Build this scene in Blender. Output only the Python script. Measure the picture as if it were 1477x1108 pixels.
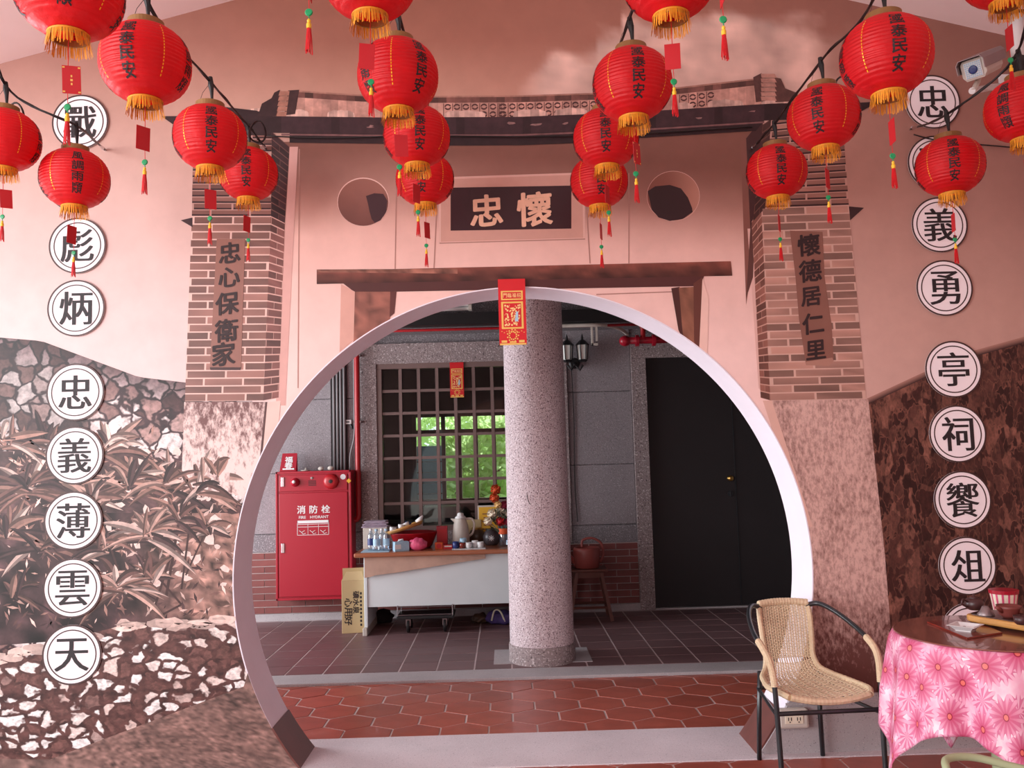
import bpy, bmesh, math, random
import numpy as np
from mathutils import Vector, Matrix, noise as mn

SC = bpy.context.scene
COL = SC.collection
for _o in list(bpy.data.objects):
    bpy.data.objects.remove(_o)
random.seed(7)
PI = math.pi

# ------------------------------------------------------------------ camera
F = 1260.0
PITCH, ROLL, YAW = math.radians(4.95), math.radians(-1.6), math.radians(-0.6)
CAMP = Vector((0, 0, 1.5))
CROT = Matrix.Rotation(YAW, 3, 'Z') @ Matrix.Rotation(PI / 2 + PITCH, 3, 'X') @ Matrix.Rotation(ROLL, 3, 'Z')
cd = bpy.data.cameras.new('camera')
cd.sensor_width = 36.0
cd.lens = 36.0 * F / 1477
cam = bpy.data.objects.new('camera', cd)
cam.matrix_world = Matrix.Translation(CAMP) @ CROT.to_4x4()
COL.objects.link(cam)
SC.camera = cam

# ------------------------------------------------------------------ world, light, exposure
W = bpy.data.worlds.new('overcast_sky'); SC.world = W
W.use_nodes = True
W.node_tree.nodes['Background'].inputs[0].default_value = (0.90, 0.95, 1.0, 1)
W.node_tree.nodes['Background'].inputs[1].default_value = 1.0
SC.view_settings.view_transform = 'Standard'
SC.view_settings.look = 'None'
SC.view_settings.gamma = 1.0
SC.view_settings.use_curve_mapping = False
SC.view_settings.exposure = 0.76

def area_light(name, loc, target, size, size_y, power, col):
    l = bpy.data.lights.new(name, 'AREA'); l.shape = 'RECTANGLE'; l.size = size; l.size_y = size_y
    l.energy = power; l.color = col
    o = bpy.data.objects.new(name, l); COL.objects.link(o); o.location = loc
    o.rotation_euler = (Vector(target) - Vector(loc)).to_track_quat('-Z', 'Y').to_euler()
    return o
# daylight entering the pavilion from the courtyard on the left and behind, and the open end of the corridor
area_light('courtyard_daylight', (-5.8, -1.0, 2.4), (0.5, 4.5, 1.4), 4.5, 3.0, 220, (1.0, 0.96, 0.98))
area_light('corridor_daylight', (-5.6, 6.6, 1.7), (1.5, 6.6, 1.0), 2.4, 2.2, 160, (0.90, 0.95, 1.0))
sl_ = bpy.data.lights.new('sun', 'SUN'); sl_.energy = 5.0; sl_.angle = .01; sl_.color = (1, .97, .92)
sun = bpy.data.objects.new('sun', sl_); COL.objects.link(sun); sun.location = (6, 9, 12)
sun.rotation_euler = (Vector((-.55, -.35, -1.25))).to_track_quat('-Z', 'Y').to_euler()

# ------------------------------------------------------------------ helpers
def lin(c):
    if isinstance(c, str):
        c = [int(c[i:i + 2], 16) for i in (0, 2, 4)]
    return tuple((v / 255 / 12.92) if v / 255 <= 0.04045 else ((v / 255 + 0.055) / 1.055) ** 2.4 for v in c[:3])

def ray(x, y):
    return CROT @ Vector(((x - 738.5) / F, -(y - 554) / F, -1))
def at(x, y, Y):
    d = ray(x, y); return CAMP + d * (Y / d.y)
def atz(x, y, z=0.0):
    d = ray(x, y); return CAMP + d * ((z - CAMP.z) / d.z)

class MB:
    def __init__(s): s.v = []; s.f = []; s.c = []; s.col = None; s.uv = []
    def face(s, idx):
        s.f.append(tuple(idx)); s.c.append(s.col)
    def poly(s, pts):
        b = len(s.v); s.v += [tuple(p) for p in pts]; s.face(range(b, b + len(pts))); return s
    def box(s, c, d, M=None):
        b = len(s.v)
        for dz in (-.5, .5):
            for dx, dy in ((-.5, -.5), (.5, -.5), (.5, .5), (-.5, .5)):
                p = Vector((dx * d[0], dy * d[1], dz * d[2]))
                if M is not None: p = M @ p
                s.v.append(tuple(p + Vector(c)))
        for q in ((3, 2, 1, 0), (4, 5, 6, 7), (0, 1, 5, 4), (1, 2, 6, 5), (2, 3, 7, 6), (3, 0, 4, 7)):
            s.face([b + i for i in q])
        return s
    def bb(s, lo, hi):
        return s.box([(a + b) / 2 for a, b in zip(lo, hi)], [abs(b - a) for a, b in zip(lo, hi)])
    def prism(s, pts, z0, z1):
        b = len(s.v); n = len(pts)
        s.v += [(p[0], p[1], z0) for p in pts] + [(p[0], p[1], z1) for p in pts]
        s.face([b + i for i in reversed(range(n))]); s.face([b + n + i for i in range(n)])
        for i in range(n):
            j = (i + 1) % n; s.face((b + i, b + j, b + n + j, b + n + i))
        return s
    def lathe(s, prof, seg=24, c=(0, 0, 0), cap=True, M=None):
        b = len(s.v); n = len(prof)
        for r, z in prof:
            for k in range(seg):
                a = 2 * PI * k / seg
                p = Vector((r * math.cos(a), r * math.sin(a), z))
                if M is not None: p = M @ p
                s.v.append(tuple(p + Vector(c)))
        for i in range(n - 1):
            for k in range(seg):
                k2 = (k + 1) % seg
                s.face((b + i * seg + k, b + i * seg + k2, b + (i + 1) * seg + k2, b + (i + 1) * seg + k))
        if cap:
            if prof[0][0] > 1e-4: s.face([b + k for k in reversed(range(seg))])
            if prof[-1][0] > 1e-4: s.face([b + (n - 1) * seg + k for k in range(seg)])
        return s
    def tube(s, pts, r, seg=8, closed=False, cap=True):
        pts = [Vector(p) for p in pts]; n = len(pts)
        rs = r if isinstance(r, (list, tuple)) else [r] * n
        b = len(s.v); nv = None
        for i, p in enumerate(pts):
            if closed: t = pts[(i + 1) % n] - pts[i - 1]
            else: t = pts[min(i + 1, n - 1)] - pts[max(i - 1, 0)]
            if t.length < 1e-9: t = Vector((0, 0, 1))
            t.normalize()
            if nv is None:
                nv = t.orthogonal().normalized()
            else:
                nv = nv - t * nv.dot(t)
                nv = nv.normalized() if nv.length > 1e-6 else t.orthogonal().normalized()
            bn = t.cross(nv)
            for k in range(seg):
                a = 2 * PI * k / seg
                s.v.append(tuple(p + (nv * math.cos(a) + bn * math.sin(a)) * rs[i]))
        for i in range(n if closed else n - 1):
            j = (i + 1) % n
            for k in range(seg):
                k2 = (k + 1) % seg
                s.face((b + i * seg + k, b + i * seg + k2, b + j * seg + k2, b + j * seg + k))
        if cap and not closed:
            s.face([b + k for k in reversed(range(seg))]); s.face([b + (n - 1) * seg + k for k in range(seg)])
        return s
    def sphere(s, c, r, seg=12, rings=8, sc=(1, 1, 1)):
        prof = [(max(1e-5, r * math.sin(PI * i / rings)), -r * math.cos(PI * i / rings)) for i in range(rings + 1)]
        M = Matrix.Diagonal(Vector(sc))
        return s.lathe(prof, seg, c, False, M)
    def mesh(s, name, mat, T=None, smooth=False):
        me = bpy.data.meshes.new(name)
        v = s.v
        if T is not None: v = [tuple(T @ Vector(p)) for p in v]
        me.from_pydata(v, [], s.f)
        if any(c is not None for c in s.c):
            ca = me.color_attributes.new('Col', 'FLOAT_COLOR', 'CORNER')
            arr = []
            for fc, c in zip(s.f, s.c):
                if c is None: arr += [1, 1, 1, 1] * len(fc)
                elif isinstance(c[0], (tuple, list)):
                    for q in c: arr += [q[0], q[1], q[2], 1]
                else: arr += [c[0], c[1], c[2], 1] * len(fc)
            ca.data.foreach_set('color', arr)
        if s.uv:
            ul = me.uv_layers.new(name='UVMap')
            li = np.empty(len(me.loops), dtype=np.int32); me.loops.foreach_get('vertex_index', li)
            ul.data.foreach_set('uv', np.array(s.uv, dtype=np.float32)[li].ravel())
        if smooth: me.polygons.foreach_set('use_smooth', [True] * len(me.polygons))
        me.materials.append(mat)
        me.update()
        return me
    def build(s, name, mat, parent=None, world=False, loc=None, rot=None, smooth=False, bevel=0, angle=True, kind=None, label=None):
        T = None
        if parent is not None and world:
            T = XF[parent.name].inverted()
        o = bpy.data.objects.new(name, s.mesh(name, mat, T, smooth)); COL.objects.link(o)
        if parent is not None: o.parent = parent
        if loc is not None: o.location = loc
        if rot is not None: o.rotation_euler = rot
        if bevel:
            m = o.modifiers.new('bevel', 'BEVEL'); m.width = bevel; m.segments = 2; m.limit_method = 'ANGLE'
        if kind: o['kind'] = kind
        if label: o['label'] = label
        px = XF.get(parent.name, Matrix.Identity(4)) if parent is not None else Matrix.Identity(4)
        XF[o.name] = px @ Matrix.Translation(loc or (0, 0, 0)) @ (Matrix.Rotation(rot[2], 4, 'Z') if rot else Matrix.Identity(4))
        return o
XF = {}

def tag(o, label, cat, group=None, kind=None):
    o['label'] = label; o['category'] = cat
    if group: o['group'] = group
    if kind: o['kind'] = kind
    return o
def thing(name, label, cat, loc=(0, 0, 0), rz=0, group=None):
    o = bpy.data.objects.new(name, None); COL.objects.link(o)
    o.empty_display_size = 0.05
    o.location = loc; o.rotation_euler = (0, 0, rz)
    XF[o.name] = Matrix.Translation(loc) @ Matrix.Rotation(rz, 4, 'Z')
    return tag(o, label, cat, group)
def copy_tree(o, parent=None, kids=None):
    c = o.copy(); COL.objects.link(c); c.parent = parent
    for ch in list(o.children): copy_tree(ch, c)
    return c
def spline(pts, n=8):
    pts = [Vector(p) for p in pts]; out = []
    P = [pts[0] * 2 - pts[1]] + pts + [pts[-1] * 2 - pts[-2]]
    for i in range(1, len(P) - 2):
        for k in range(n):
            t = k / n
            a, b, c, d = P[i - 1], P[i], P[i + 1], P[i + 2]
            out.append(0.5 * ((2 * b) + (c - a) * t + (2 * a - 5 * b + 4 * c - d) * t * t + (3 * b - a - 3 * c + d) * t ** 3))
    out.append(pts[-1]); return out

# ------------------------------------------------------------------ materials
def nt(name):
    m = bpy.data.materials.new(name); m.use_nodes = True
    return m, m.node_tree, m.node_tree.nodes['Principled BSDF']
def N(t, kind, **kw):
    n = t.nodes.new(kind)
    for k, v in kw.items(): setattr(n, k, v)
    return n
def mixc(t, typ, fac, a, b):
    n = N(t, 'ShaderNodeMix', data_type='RGBA', blend_type=typ)
    for i, v in ((0, fac), (6, a), (7, b)):
        if hasattr(v, 'links') or hasattr(v, 'is_linked'): t.links.new(v, n.inputs[i])
        elif isinstance(v, (int, float)): n.inputs[i].default_value = v
        else: n.inputs[i].default_value = (*v[:3], 1)
    return n.outputs[2]
def ramp(t, fac, stops):
    r = N(t, 'ShaderNodeValToRGB'); t.links.new(fac, r.inputs[0])
    e = r.color_ramp.elements
    while len(e) < len(stops): e.new(0.5)
    for i, (p, c) in enumerate(stops):
        e[i].position = p; e[i].color = (*c[:3], 1) if not isinstance(c, (int, float)) else (c, c, c, 1)
    return r.outputs[0]
def coords(t, scale=(1, 1, 1), kind='Object'):
    tc = N(t, 'ShaderNodeTexCoord'); mp = N(t, 'ShaderNodeMapping'); mp.inputs['Scale'].default_value = scale
    t.links.new(tc.outputs[kind], mp.inputs[0]); return mp.outputs[0]
def noise(t, vec, scale, detail=4, rough=.55):
    n = N(t, 'ShaderNodeTexNoise'); t.links.new(vec, n.inputs['Vector'])
    n.inputs['Scale'].default_value = scale; n.inputs['Detail'].default_value = detail; n.inputs['Roughness'].default_value = rough
    return n.outputs['Fac']
def mat(name, rgb=(200, 200, 200), rough=.6, metal=0., var=.12, vscale=6, bump=0., bscale=60, attr=False, rvar=0., stretch=(1, 1, 1),
        speck=None, spec=.5, coat=0.):
    m, t, b = nt(name)
    v = coords(t, stretch)
    if attr:
        a = N(t, 'ShaderNodeVertexColor'); a.layer_name = 'Col'; base = a.outputs[0]
    else:
        r_ = N(t, 'ShaderNodeRGB'); r_.outputs[0].default_value = (*lin(rgb), 1); base = r_.outputs[0]
    if var:
        f = noise(t, v, vscale)
        g = ramp(t, f, [(.25, 1 - var), (.75, 1 + var * .6)])
        base = mixc(t, 'MULTIPLY', 1.0, base, g)
    if speck:   # list of (colour, scale, threshold)
        for c, scl, th in speck:
            f = noise(t, v, scl, 2, .6)
            g = ramp(t, f, [(th, 0.), (min(.99, th + .06), 1.)])
            base = mixc(t, 'MIX', g, base, lin(c))
    if rvar:
        oi = N(t, 'ShaderNodeObjectInfo')
        g = ramp(t, oi.outputs['Random'], [(0, 1 - rvar), (1, 1 + rvar * .6)])
        base = mixc(t, 'MULTIPLY', 1.0, base, g)
    t.links.new(base, b.inputs['Base Color'])
    b.inputs['Roughness'].default_value = rough; b.inputs['Metallic'].default_value = metal
    b.inputs['Specular IOR Level'].default_value = spec
    b.inputs['Coat Weight'].default_value = coat
    if bump:
        f = noise(t, v, bscale, 3)
        bp = N(t, 'ShaderNodeBump'); bp.inputs['Strength'].default_value = bump; bp.inputs['Distance'].default_value = .01
        t.links.new(f, bp.inputs['Height']); t.links.new(bp.outputs[0], b.inputs['Normal'])
    return m

M = {}
M['print'] = mat('mural_print', attr=True, var=.07, vscale=9, rough=.42, spec=.35)
M['printgrain'] = mat('mural_print_grain', attr=True, var=.38, vscale=22, rough=.45, spec=.35)
M['paint_white'] = mat('reveal_paint', (238, 230, 240), .6, var=.04)
M['wallpaint'] = mat('pink_wall_paint', (214, 170, 160), .8, var=.05)
M['ceiling'] = mat('ceiling_bounce_pink', (248, 226, 226), .8, var=.02)  # pink of bounced red light is put into the base colour
M['granite'] = mat('granite_strip', (176, 168, 170), .6, var=.14, vscale=3, speck=[((205, 195, 195), 170, .62), ((110, 100, 104), 150, .64)])
M['lightgranite'] = mat('threshold_granite', (214, 202, 206), .55, var=.12, vscale=3, speck=[((236, 228, 230), 170, .62), ((150, 140, 144), 150, .64)])
M['darkgranite'] = mat('pebble_band', (128, 122, 126), .75, var=.1, speck=[((185, 180, 184), 110, .58), ((74, 68, 72), 90, .62)], bump=.5, bscale=100)
M['pebble'] = mat('washed_pebble', (150, 134, 134), .8, var=.08, speck=[((208, 196, 196), 75, .58), ((92, 78, 80), 62, .6)], bump=.6, bscale=75)
M['slab'] = mat('washed_stone_slab', (146, 138, 142), .85, var=.12, vscale=2.5, speck=[((178, 170, 174), 120, .6), ((116, 108, 112), 110, .6)], bump=.3, bscale=110)
M['pillar'] = mat('pillar_washed_stone', (204, 186, 190), .85, var=.06, vscale=2, speck=[((232, 220, 224), 95, .55), ((120, 98, 104), 105, .56)], bump=.4, bscale=80)
M['hex'] = mat('terracotta_hexagon', (166, 84, 68), .38, var=.22, vscale=7, rvar=.16, bump=.12, bscale=18, coat=.1)
M['grout'] = mat('grout', (196, 176, 172), .9)
M['darktile'] = mat('dark_square_tile', (116, 86, 88), .42, var=.12, vscale=4, rvar=.12)
M['darkgrout'] = mat('tile_joint', (214, 198, 198), .9)
M['brick'] = mat('dado_brick', (128, 66, 62), .55, var=.14, vscale=14, rvar=.2)
M['mortar'] = mat('mortar', (196, 184, 182), .9)
M['trimtile'] = mat('brown_skirting_tile', (112, 66, 60), .3, var=.2, vscale=9)
M['window'] = mat('window_bars', (120, 96, 92), .5, var=.05)
M['door'] = mat('black_door', (34, 28, 30), .5, var=.15, vscale=3)
M['black'] = mat('black_rubber', (24, 22, 24), .5, var=.1)
M['blackmetal'] = mat('black_metal', (30, 34, 38), .3, var=.05, spec=.7)
M['chrome'] = mat('chrome', (205, 205, 210), .2, 1, var=0)
M['brass'] = mat('brass', (200, 160, 90), .3, 1, var=0)
M['redmetal'] = mat('red_enamel', (168, 18, 42), .35, var=.05, vscale=2)
M['redpipe'] = mat('red_pipe_paint', (170, 20, 30), .35, var=.05)
M['white'] = mat('white_plastic', (228, 226, 226), .45, var=.03)
M['whitemetal'] = mat('pale_steel', (226, 234, 236), .5, var=.05, vscale=3)
M['cream'] = mat('cream_plastic', (205, 196, 186), .5, var=.05)
M['greyplastic'] = mat('grey_conduit', (130, 126, 128), .5)
M['wood'] = mat('desk_wood', (176, 106, 74), .28, var=.2, vscale=5, stretch=(.4, 6, 6), coat=.3)
M['card'] = mat('cardboard', (196, 170, 126), .8, var=.06)
M['ink'] = mat('black_ink', (34, 26, 30), .6, var=.0)
M['inkbrown'] = mat('brown_black_ink', (44, 24, 26), .6, var=0)
M['gold'] = mat('gold_print', (232, 190, 96), .45, var=.06, spec=.6)
M['signwhite'] = mat('disc_white', (250, 240, 244), .45, var=.02)
M['signrim'] = mat('disc_brown_line', (66, 42, 40), .5, var=0)
M['redpaper'] = mat('red_card', (190, 26, 36), .5, var=.05)
M['collar'] = mat('lantern_collar', (146, 108, 62), .45, var=.1, metal=.2)
M['fringe'] = mat('golden_fringe', (232, 152, 34), .6, var=.2, vscale=60)
M['green'] = mat('jade_bead', (24, 150, 92), .3)
M['yellow'] = mat('yellow_knot', (238, 186, 44), .5)
M['redtassel'] = mat('red_tassel', (205, 18, 28), .6, var=.15, vscale=80)
M['goldline'] = mat('gold_seam_thread', (255, 196, 40), .3, metal=.3, var=0)
M['rope'] = mat('black_cable', (26, 20, 22), .45)
M['wicker'] = mat('wicker', (230, 210, 180), .55, var=.14, vscale=30)
M['wickerdark'] = mat('wicker_edge', (216, 192, 158), .55, var=.14, vscale=40)
M['pinkbag'] = mat('pink_plastic', (226, 90, 130), .3, var=.25, vscale=30)
M['bluepaper'] = mat('pale_blue_paper', (170, 205, 226), .5, var=.12, vscale=40)
M['navy'] = mat('navy_glaze', (44, 60, 120), .3, var=.2, vscale=50)
M['purple'] = mat('purple_cloth', (84, 66, 130), .7, var=.5, vscale=14)
M['darkcloth'] = mat('dark_cloth', (50, 42, 44), .8, var=.3, vscale=12)
M['clay'] = mat('red_clay', (128, 62, 56), .4, var=.15, vscale=20)
M['darkclay'] = mat('dark_clay', (74, 44, 44), .35, var=.2, vscale=20)
M['pewter'] = mat('pewter', (150, 134, 134), .4, .6)
M['bamboo'] = mat('bamboo_rim', (206, 150, 82), .4, var=.2, vscale=14, stretch=(1, 8, 8))
M['traytop'] = mat('dark_tray_wood', (70, 44, 40), .3, var=.25, vscale=10)
M['redwood'] = mat('red_lacquer_wood', (128, 44, 34), .25, var=.2, vscale=14, coat=.4)
M['tabletop'] = mat('brown_table_cover', (142, 88, 76), .18, var=.22, vscale=5, coat=.6)
M['palegreen'] = mat('pale_green_tube', (178, 190, 150), .35, var=.05)
M['teal'] = mat('teal_strap', (84, 132, 130), .5, var=.08)
M['leaf'] = mat('sunlit_leaf', (196, 212, 152), .5, var=.35, vscale=3)
def translucent(m, col, f):
    t = m.node_tree; b = t.nodes['Principled BSDF']; tr = N(t, 'ShaderNodeBsdfTranslucent'); tr.inputs[0].default_value = (*lin(col), 1)
    mx = N(t, 'ShaderNodeMixShader'); mx.inputs[0].default_value = f
    t.links.new(b.outputs[0], mx.inputs[1]); t.links.new(tr.outputs[0], mx.inputs[2]); t.links.new(mx.outputs[0], t.nodes['Material Output'].inputs[0])
translucent(M['leaf'], (218, 232, 176), .6)
M['stripecloth'] = mat('striped_cloth', (176, 158, 176), .8, var=.5, vscale=26, stretch=(1, 5, 5))
M['greyjar'] = mat('grey_glaze', (74, 66, 70), .35, var=.2)
M['concrete'] = mat('bounce_ground_concrete', (206, 198, 192), .85, var=.08, vscale=1)
M['grass'] = mat('lawn', (110, 160, 60), .8, var=.2)
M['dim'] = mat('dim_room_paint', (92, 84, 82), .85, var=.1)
M['olive'] = mat('brown_glaze', (88, 66, 52), .3, var=.2)
M['orange'] = mat('orange_flower', (212, 84, 36), .6, var=.2, vscale=50)
M['flowerwhite'] = mat('white_flower', (240, 228, 206), .6, var=.08, vscale=50)
M['magenta'] = mat('magenta_flower', (160, 30, 70), .6, var=.2, vscale=50)
M['signyellow'] = mat('yellow_notice', (232, 176, 48), .5, var=.06)
M['stoolwood'] = mat('stool_wood', (104, 60, 50), .5, var=.2, vscale=10)
M['wateringcan'] = mat('red_brown_plastic', (150, 74, 68), .4, var=.08)
M['frost'] = mat('frosted_lamp_glass', (226, 226, 220), .3, var=.02)

def lantern_mat():
    m, t, b = nt('red_lantern_paper')
    v = coords(t)
    f = noise(t, v, 9)
    base = mixc(t, 'MULTIPLY', 1.0, lin((232, 22, 34)), ramp(t, f, [(.3, .8), (.7, 1.1)]))
    t.links.new(base, b.inputs['Base Color']); b.inputs['Roughness'].default_value = .42
    bp = N(t, 'ShaderNodeBump'); bp.inputs['Strength'].default_value = .55; bp.inputs['Distance'].default_value = .006
    v2 = coords(t, (1, 1, .7)); f2 = noise(t, v2, 42, 4, .6)
    t.links.new(f2, bp.inputs['Height']); t.links.new(bp.outputs[0], b.inputs['Normal'])
    tr = N(t, 'ShaderNodeBsdfTranslucent'); tr.inputs[0].default_value = (*lin((240, 30, 34)), 1)
    mx = N(t, 'ShaderNodeMixShader'); mx.inputs[0].default_value = .35
    t.links.new(b.outputs[0], mx.inputs[1]); t.links.new(tr.outputs[0], mx.inputs[2])
    t.links.new(mx.outputs[0], t.nodes['Material Output'].inputs[0])
    return m
M['lantern'] = lantern_mat()
def glass_mat(name, tint=(.92, .97, .96), gloss=.07):
    m = bpy.data.materials.new(name); m.use_nodes = True; t = m.node_tree; t.nodes.clear()
    o = N(t, 'ShaderNodeOutputMaterial'); tr = N(t, 'ShaderNodeBsdfTransparent'); tr.inputs[0].default_value = (*tint, 1)
    g = N(t, 'ShaderNodeBsdfGlossy'); g.inputs['Roughness'].default_value = .04; mx = N(t, 'ShaderNodeMixShader'); mx.inputs[0].default_value = gloss
    t.links.new(tr.outputs[0], mx.inputs[1]); t.links.new(g.outputs[0], mx.inputs[2]); t.links.new(mx.outputs[0], o.inputs[0])
    return m
M['glass'] = glass_mat('window_glass', gloss=.025)
M['bottle'] = glass_mat('clear_bottle_plastic', (.80, .88, .96), .22)

def stone_mat(name, scl, stretch, stops_cell, gap, gapcol, warp=.12, thick=.05, soft=.05):
    """printed rubble: voronoi cells with random tone, gap lines between"""
    m, t, b = nt(name)
    v = coords(t, stretch)
    nz = N(t, 'ShaderNodeTexNoise'); t.links.new(v, nz.inputs['Vector']); nz.inputs['Scale'].default_value = scl * .7; nz.inputs['Detail'].default_value = 3
    sub = N(t, 'ShaderNodeVectorMath', operation='SCALE'); t.links.new(nz.outputs['Color'], sub.inputs[0]); sub.inputs['Scale'].default_value = warp
    ad = N(t, 'ShaderNodeVectorMath', operation='ADD'); t.links.new(v, ad.inputs[0]); t.links.new(sub.outputs[0], ad.inputs[1])
    vo = N(t, 'ShaderNodeTexVoronoi'); t.links.new(ad.outputs[0], vo.inputs['Vector']); vo.inputs['Scale'].default_value = scl
    ve = N(t, 'ShaderNodeTexVoronoi', feature='DISTANCE_TO_EDGE'); t.links.new(ad.outputs[0], ve.inputs['Vector']); ve.inputs['Scale'].default_value = scl
    sp = N(t, 'ShaderNodeSeparateColor'); t.links.new(vo.outputs['Color'], sp.inputs[0])
    cell = ramp(t, sp.outputs[0], [(p, lin(c)) for p, c in stops_cell])
    f = noise(t, v, scl * 3, 5, .65)
    cell = mixc(t, 'MULTIPLY', 1.0, cell, ramp(t, f, [(.3, .45), (.65, 1.15)]))
    a = N(t, 'ShaderNodeVertexColor'); a.layer_name = 'Col'
    edge = ramp(t, ve.outputs['Distance'], [(thick, 0.), (thick + soft, 1.)])
    f3 = noise(t, v, scl * 1.3, 4)
    gapc = mixc(t, 'MULTIPLY', 1.0, lin(gapcol), ramp(t, f3, [(.35, .35), (.7, 1.3)]))
    c = mixc(t, 'MIX', edge, gapc, cell)
    c = mixc(t, 'MULTIPLY', 1.0, c, a.outputs[0])
    t.links.new(c, b.inputs['Base Color']); b.inputs['Roughness'].default_value = .42
    b.inputs['Specular IOR Level'].default_value = .35
    return m
M['pr_stone_left'] = stone_mat('printed_wall_stones', 11, (1, 1, 1.1), [(0, (84, 56, 58)), (.3, (120, 86, 82)), (.5, (188, 152, 146)), (.75, (250, 236, 234))], None, (70, 44, 48), thick=.04, soft=.06)
M['pr_rubble'] = stone_mat('printed_rubble', 13, (.9, 1, 1.3), [(0, (112, 76, 70)), (.38, (122, 84, 78)), (.5, (232, 208, 200)), (.8, (255, 248, 246))], None, (96, 62, 58), thick=.10, soft=.07)
M['pr_stone_right'] = stone_mat('printed_dark_wall', 17, (1.25, 1, .62), [(0, (48, 22, 20)), (.45, (66, 34, 30)), (.75, (92, 56, 48)), (.95, (140, 92, 78))], None, (118, 76, 64), warp=.2, thick=.0, soft=.09)
def weather_mat(name, light, dark, scl, lo, hi, zlo, zhi, add):
    m, t, b = nt(name)
    v = coords(t, (1.6, 1, .8)); f = noise(t, v, scl, 8, .72)
    v0 = coords(t, (1, 1, .45)); f0 = noise(t, v0, 4, 3)
    tc = N(t, 'ShaderNodeTexCoord'); s = N(t, 'ShaderNodeSeparateXYZ'); t.links.new(tc.outputs['Object'], s.inputs[0])
    mr = N(t, 'ShaderNodeMapRange'); t.links.new(s.outputs[2], mr.inputs[0])
    mr.inputs[1].default_value = zlo; mr.inputs[2].default_value = zhi; mr.inputs[3].default_value = 0; mr.inputs[4].default_value = add
    a1 = N(t, 'ShaderNodeMath', operation='ADD'); t.links.new(f, a1.inputs[0]); t.links.new(mr.outputs[0], a1.inputs[1])
    a2 = N(t, 'ShaderNodeMath', operation='MULTIPLY_ADD'); t.links.new(f0, a2.inputs[0]); a2.inputs[1].default_value = .5; t.links.new(a1.outputs[0], a2.inputs[2])
    c = ramp(t, a2.outputs[0], [(lo, lin(light)), (hi, lin(dark))])
    a = N(t, 'ShaderNodeVertexColor'); a.layer_name = 'Col'
    c = mixc(t, 'MULTIPLY', 1.0, c, a.outputs[0])
    t.links.new(c, b.inputs['Base Color']); b.inputs['Roughness'].default_value = .45; b.inputs['Specular IOR Level'].default_value = .35
    return m
M['pr_weather_left'] = weather_mat('printed_weathered_left', (238, 212, 206), (116, 80, 78), 22, .74, .92, 1.50, 1.95, .22)
M['pr_weather_right'] = weather_mat('printed_weathered_right', (214, 176, 166), (104, 64, 58), 30, .66, 1.02, .85, .30, .34)
def flower_mat():
    m, t, b = nt('pink_daisy_cloth')
    uv = N(t, 'ShaderNodeTexCoord').outputs['UV']
    def layer(scale, off, rad, npet):
        mp = N(t, 'ShaderNodeMapping'); mp.inputs['Scale'].default_value = (scale,) * 3; mp.inputs['Location'].default_value = (off, off * .37, 0)
        t.links.new(uv, mp.inputs[0])
        vo = N(t, 'ShaderNodeTexVoronoi', voronoi_dimensions='2D'); vo.inputs['Scale'].default_value = 1; vo.inputs['Randomness'].default_value = .55
        t.links.new(mp.outputs[0], vo.inputs['Vector'])
        d = N(t, 'ShaderNodeVectorMath', operation='SUBTRACT'); t.links.new(mp.outputs[0], d.inputs[0]); t.links.new(vo.outputs['Position'], d.inputs[1])
        s = N(t, 'ShaderNodeSeparateXYZ'); t.links.new(d.outputs[0], s.inputs[0])
        at2 = N(t, 'ShaderNodeMath', operation='ARCTAN2'); t.links.new(s.outputs[1], at2.inputs[0]); t.links.new(s.outputs[0], at2.inputs[1])
        mu = N(t, 'ShaderNodeMath', operation='MULTIPLY'); t.links.new(at2.outputs[0], mu.inputs[0]); mu.inputs[1].default_value = npet
        co = N(t, 'ShaderNodeMath', operation='COSINE'); t.links.new(mu.outputs[0], co.inputs[0])
        le = N(t, 'ShaderNodeVectorMath', operation='LENGTH'); t.links.new(d.outputs[0], le.inputs[0])
        # r - rad*(.86+.14cos)
        k = N(t, 'ShaderNodeMath', operation='MULTIPLY_ADD'); t.links.new(co.outputs[0], k.inputs[0]); k.inputs[1].default_value = .16 * rad; k.inputs[2].default_value = .82 * rad
        mk = N(t, 'ShaderNodeMath', operation='LESS_THAN'); t.links.new(le.outputs['Value'], mk.inputs[0]); t.links.new(k.outputs[0], mk.inputs[1])
        return mk.outputs[0], co.outputs[0], le.outputs['Value'], vo.outputs['Color']
    mk, co, le, cc = layer(7.2, 0, .62, 13)
    mk2, co2, le2, _ = layer(7.2, 3.41, .52, 11)
    f = noise(t, coords(t, (1, 1, 1), 'UV'), 9, 3)
    bg = ramp(t, f, [(.35, lin((246, 176, 204))), (.65, lin((252, 232, 240)))])
    pet2 = mixc(t, 'MIX', ramp(t, co2, [(.02, 0.), (.6, 1.)]), lin((222, 120, 160)), lin((246, 186, 210)))
    c = mixc(t, 'MIX', mk2, bg, pet2)
    pet = mixc(t, 'MIX', ramp(t, co, [(.0, 0.), (.5, 1.)]), lin((228, 128, 166)), lin((246, 176, 204)))
    pet = mixc(t, 'MIX', ramp(t, le, [(.08, 0.), (.5, 1.)]), lin((204, 72, 116)), pet)
    c = mixc(t, 'MIX', mk, c, pet)
    ctr = N(t, 'ShaderNodeMath', operation='LESS_THAN'); t.links.new(le, ctr.inputs[0]); ctr.inputs[1].default_value = .10
    c = mixc(t, 'MIX', ctr.outputs[0], c, lin((160, 26, 62)))
    ctr2 = N(t, 'ShaderNodeMath', operation='LESS_THAN'); t.links.new(le, ctr2.inputs[0]); ctr2.inputs[1].default_value = .07
    c = mixc(t, 'MIX', ctr2.outputs[0], c, lin((238, 120, 110)))
    t.links.new(c, b.inputs['Base Color']); b.inputs['Roughness'].default_value = .45
    return m
M['daisy'] = flower_mat()

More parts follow.
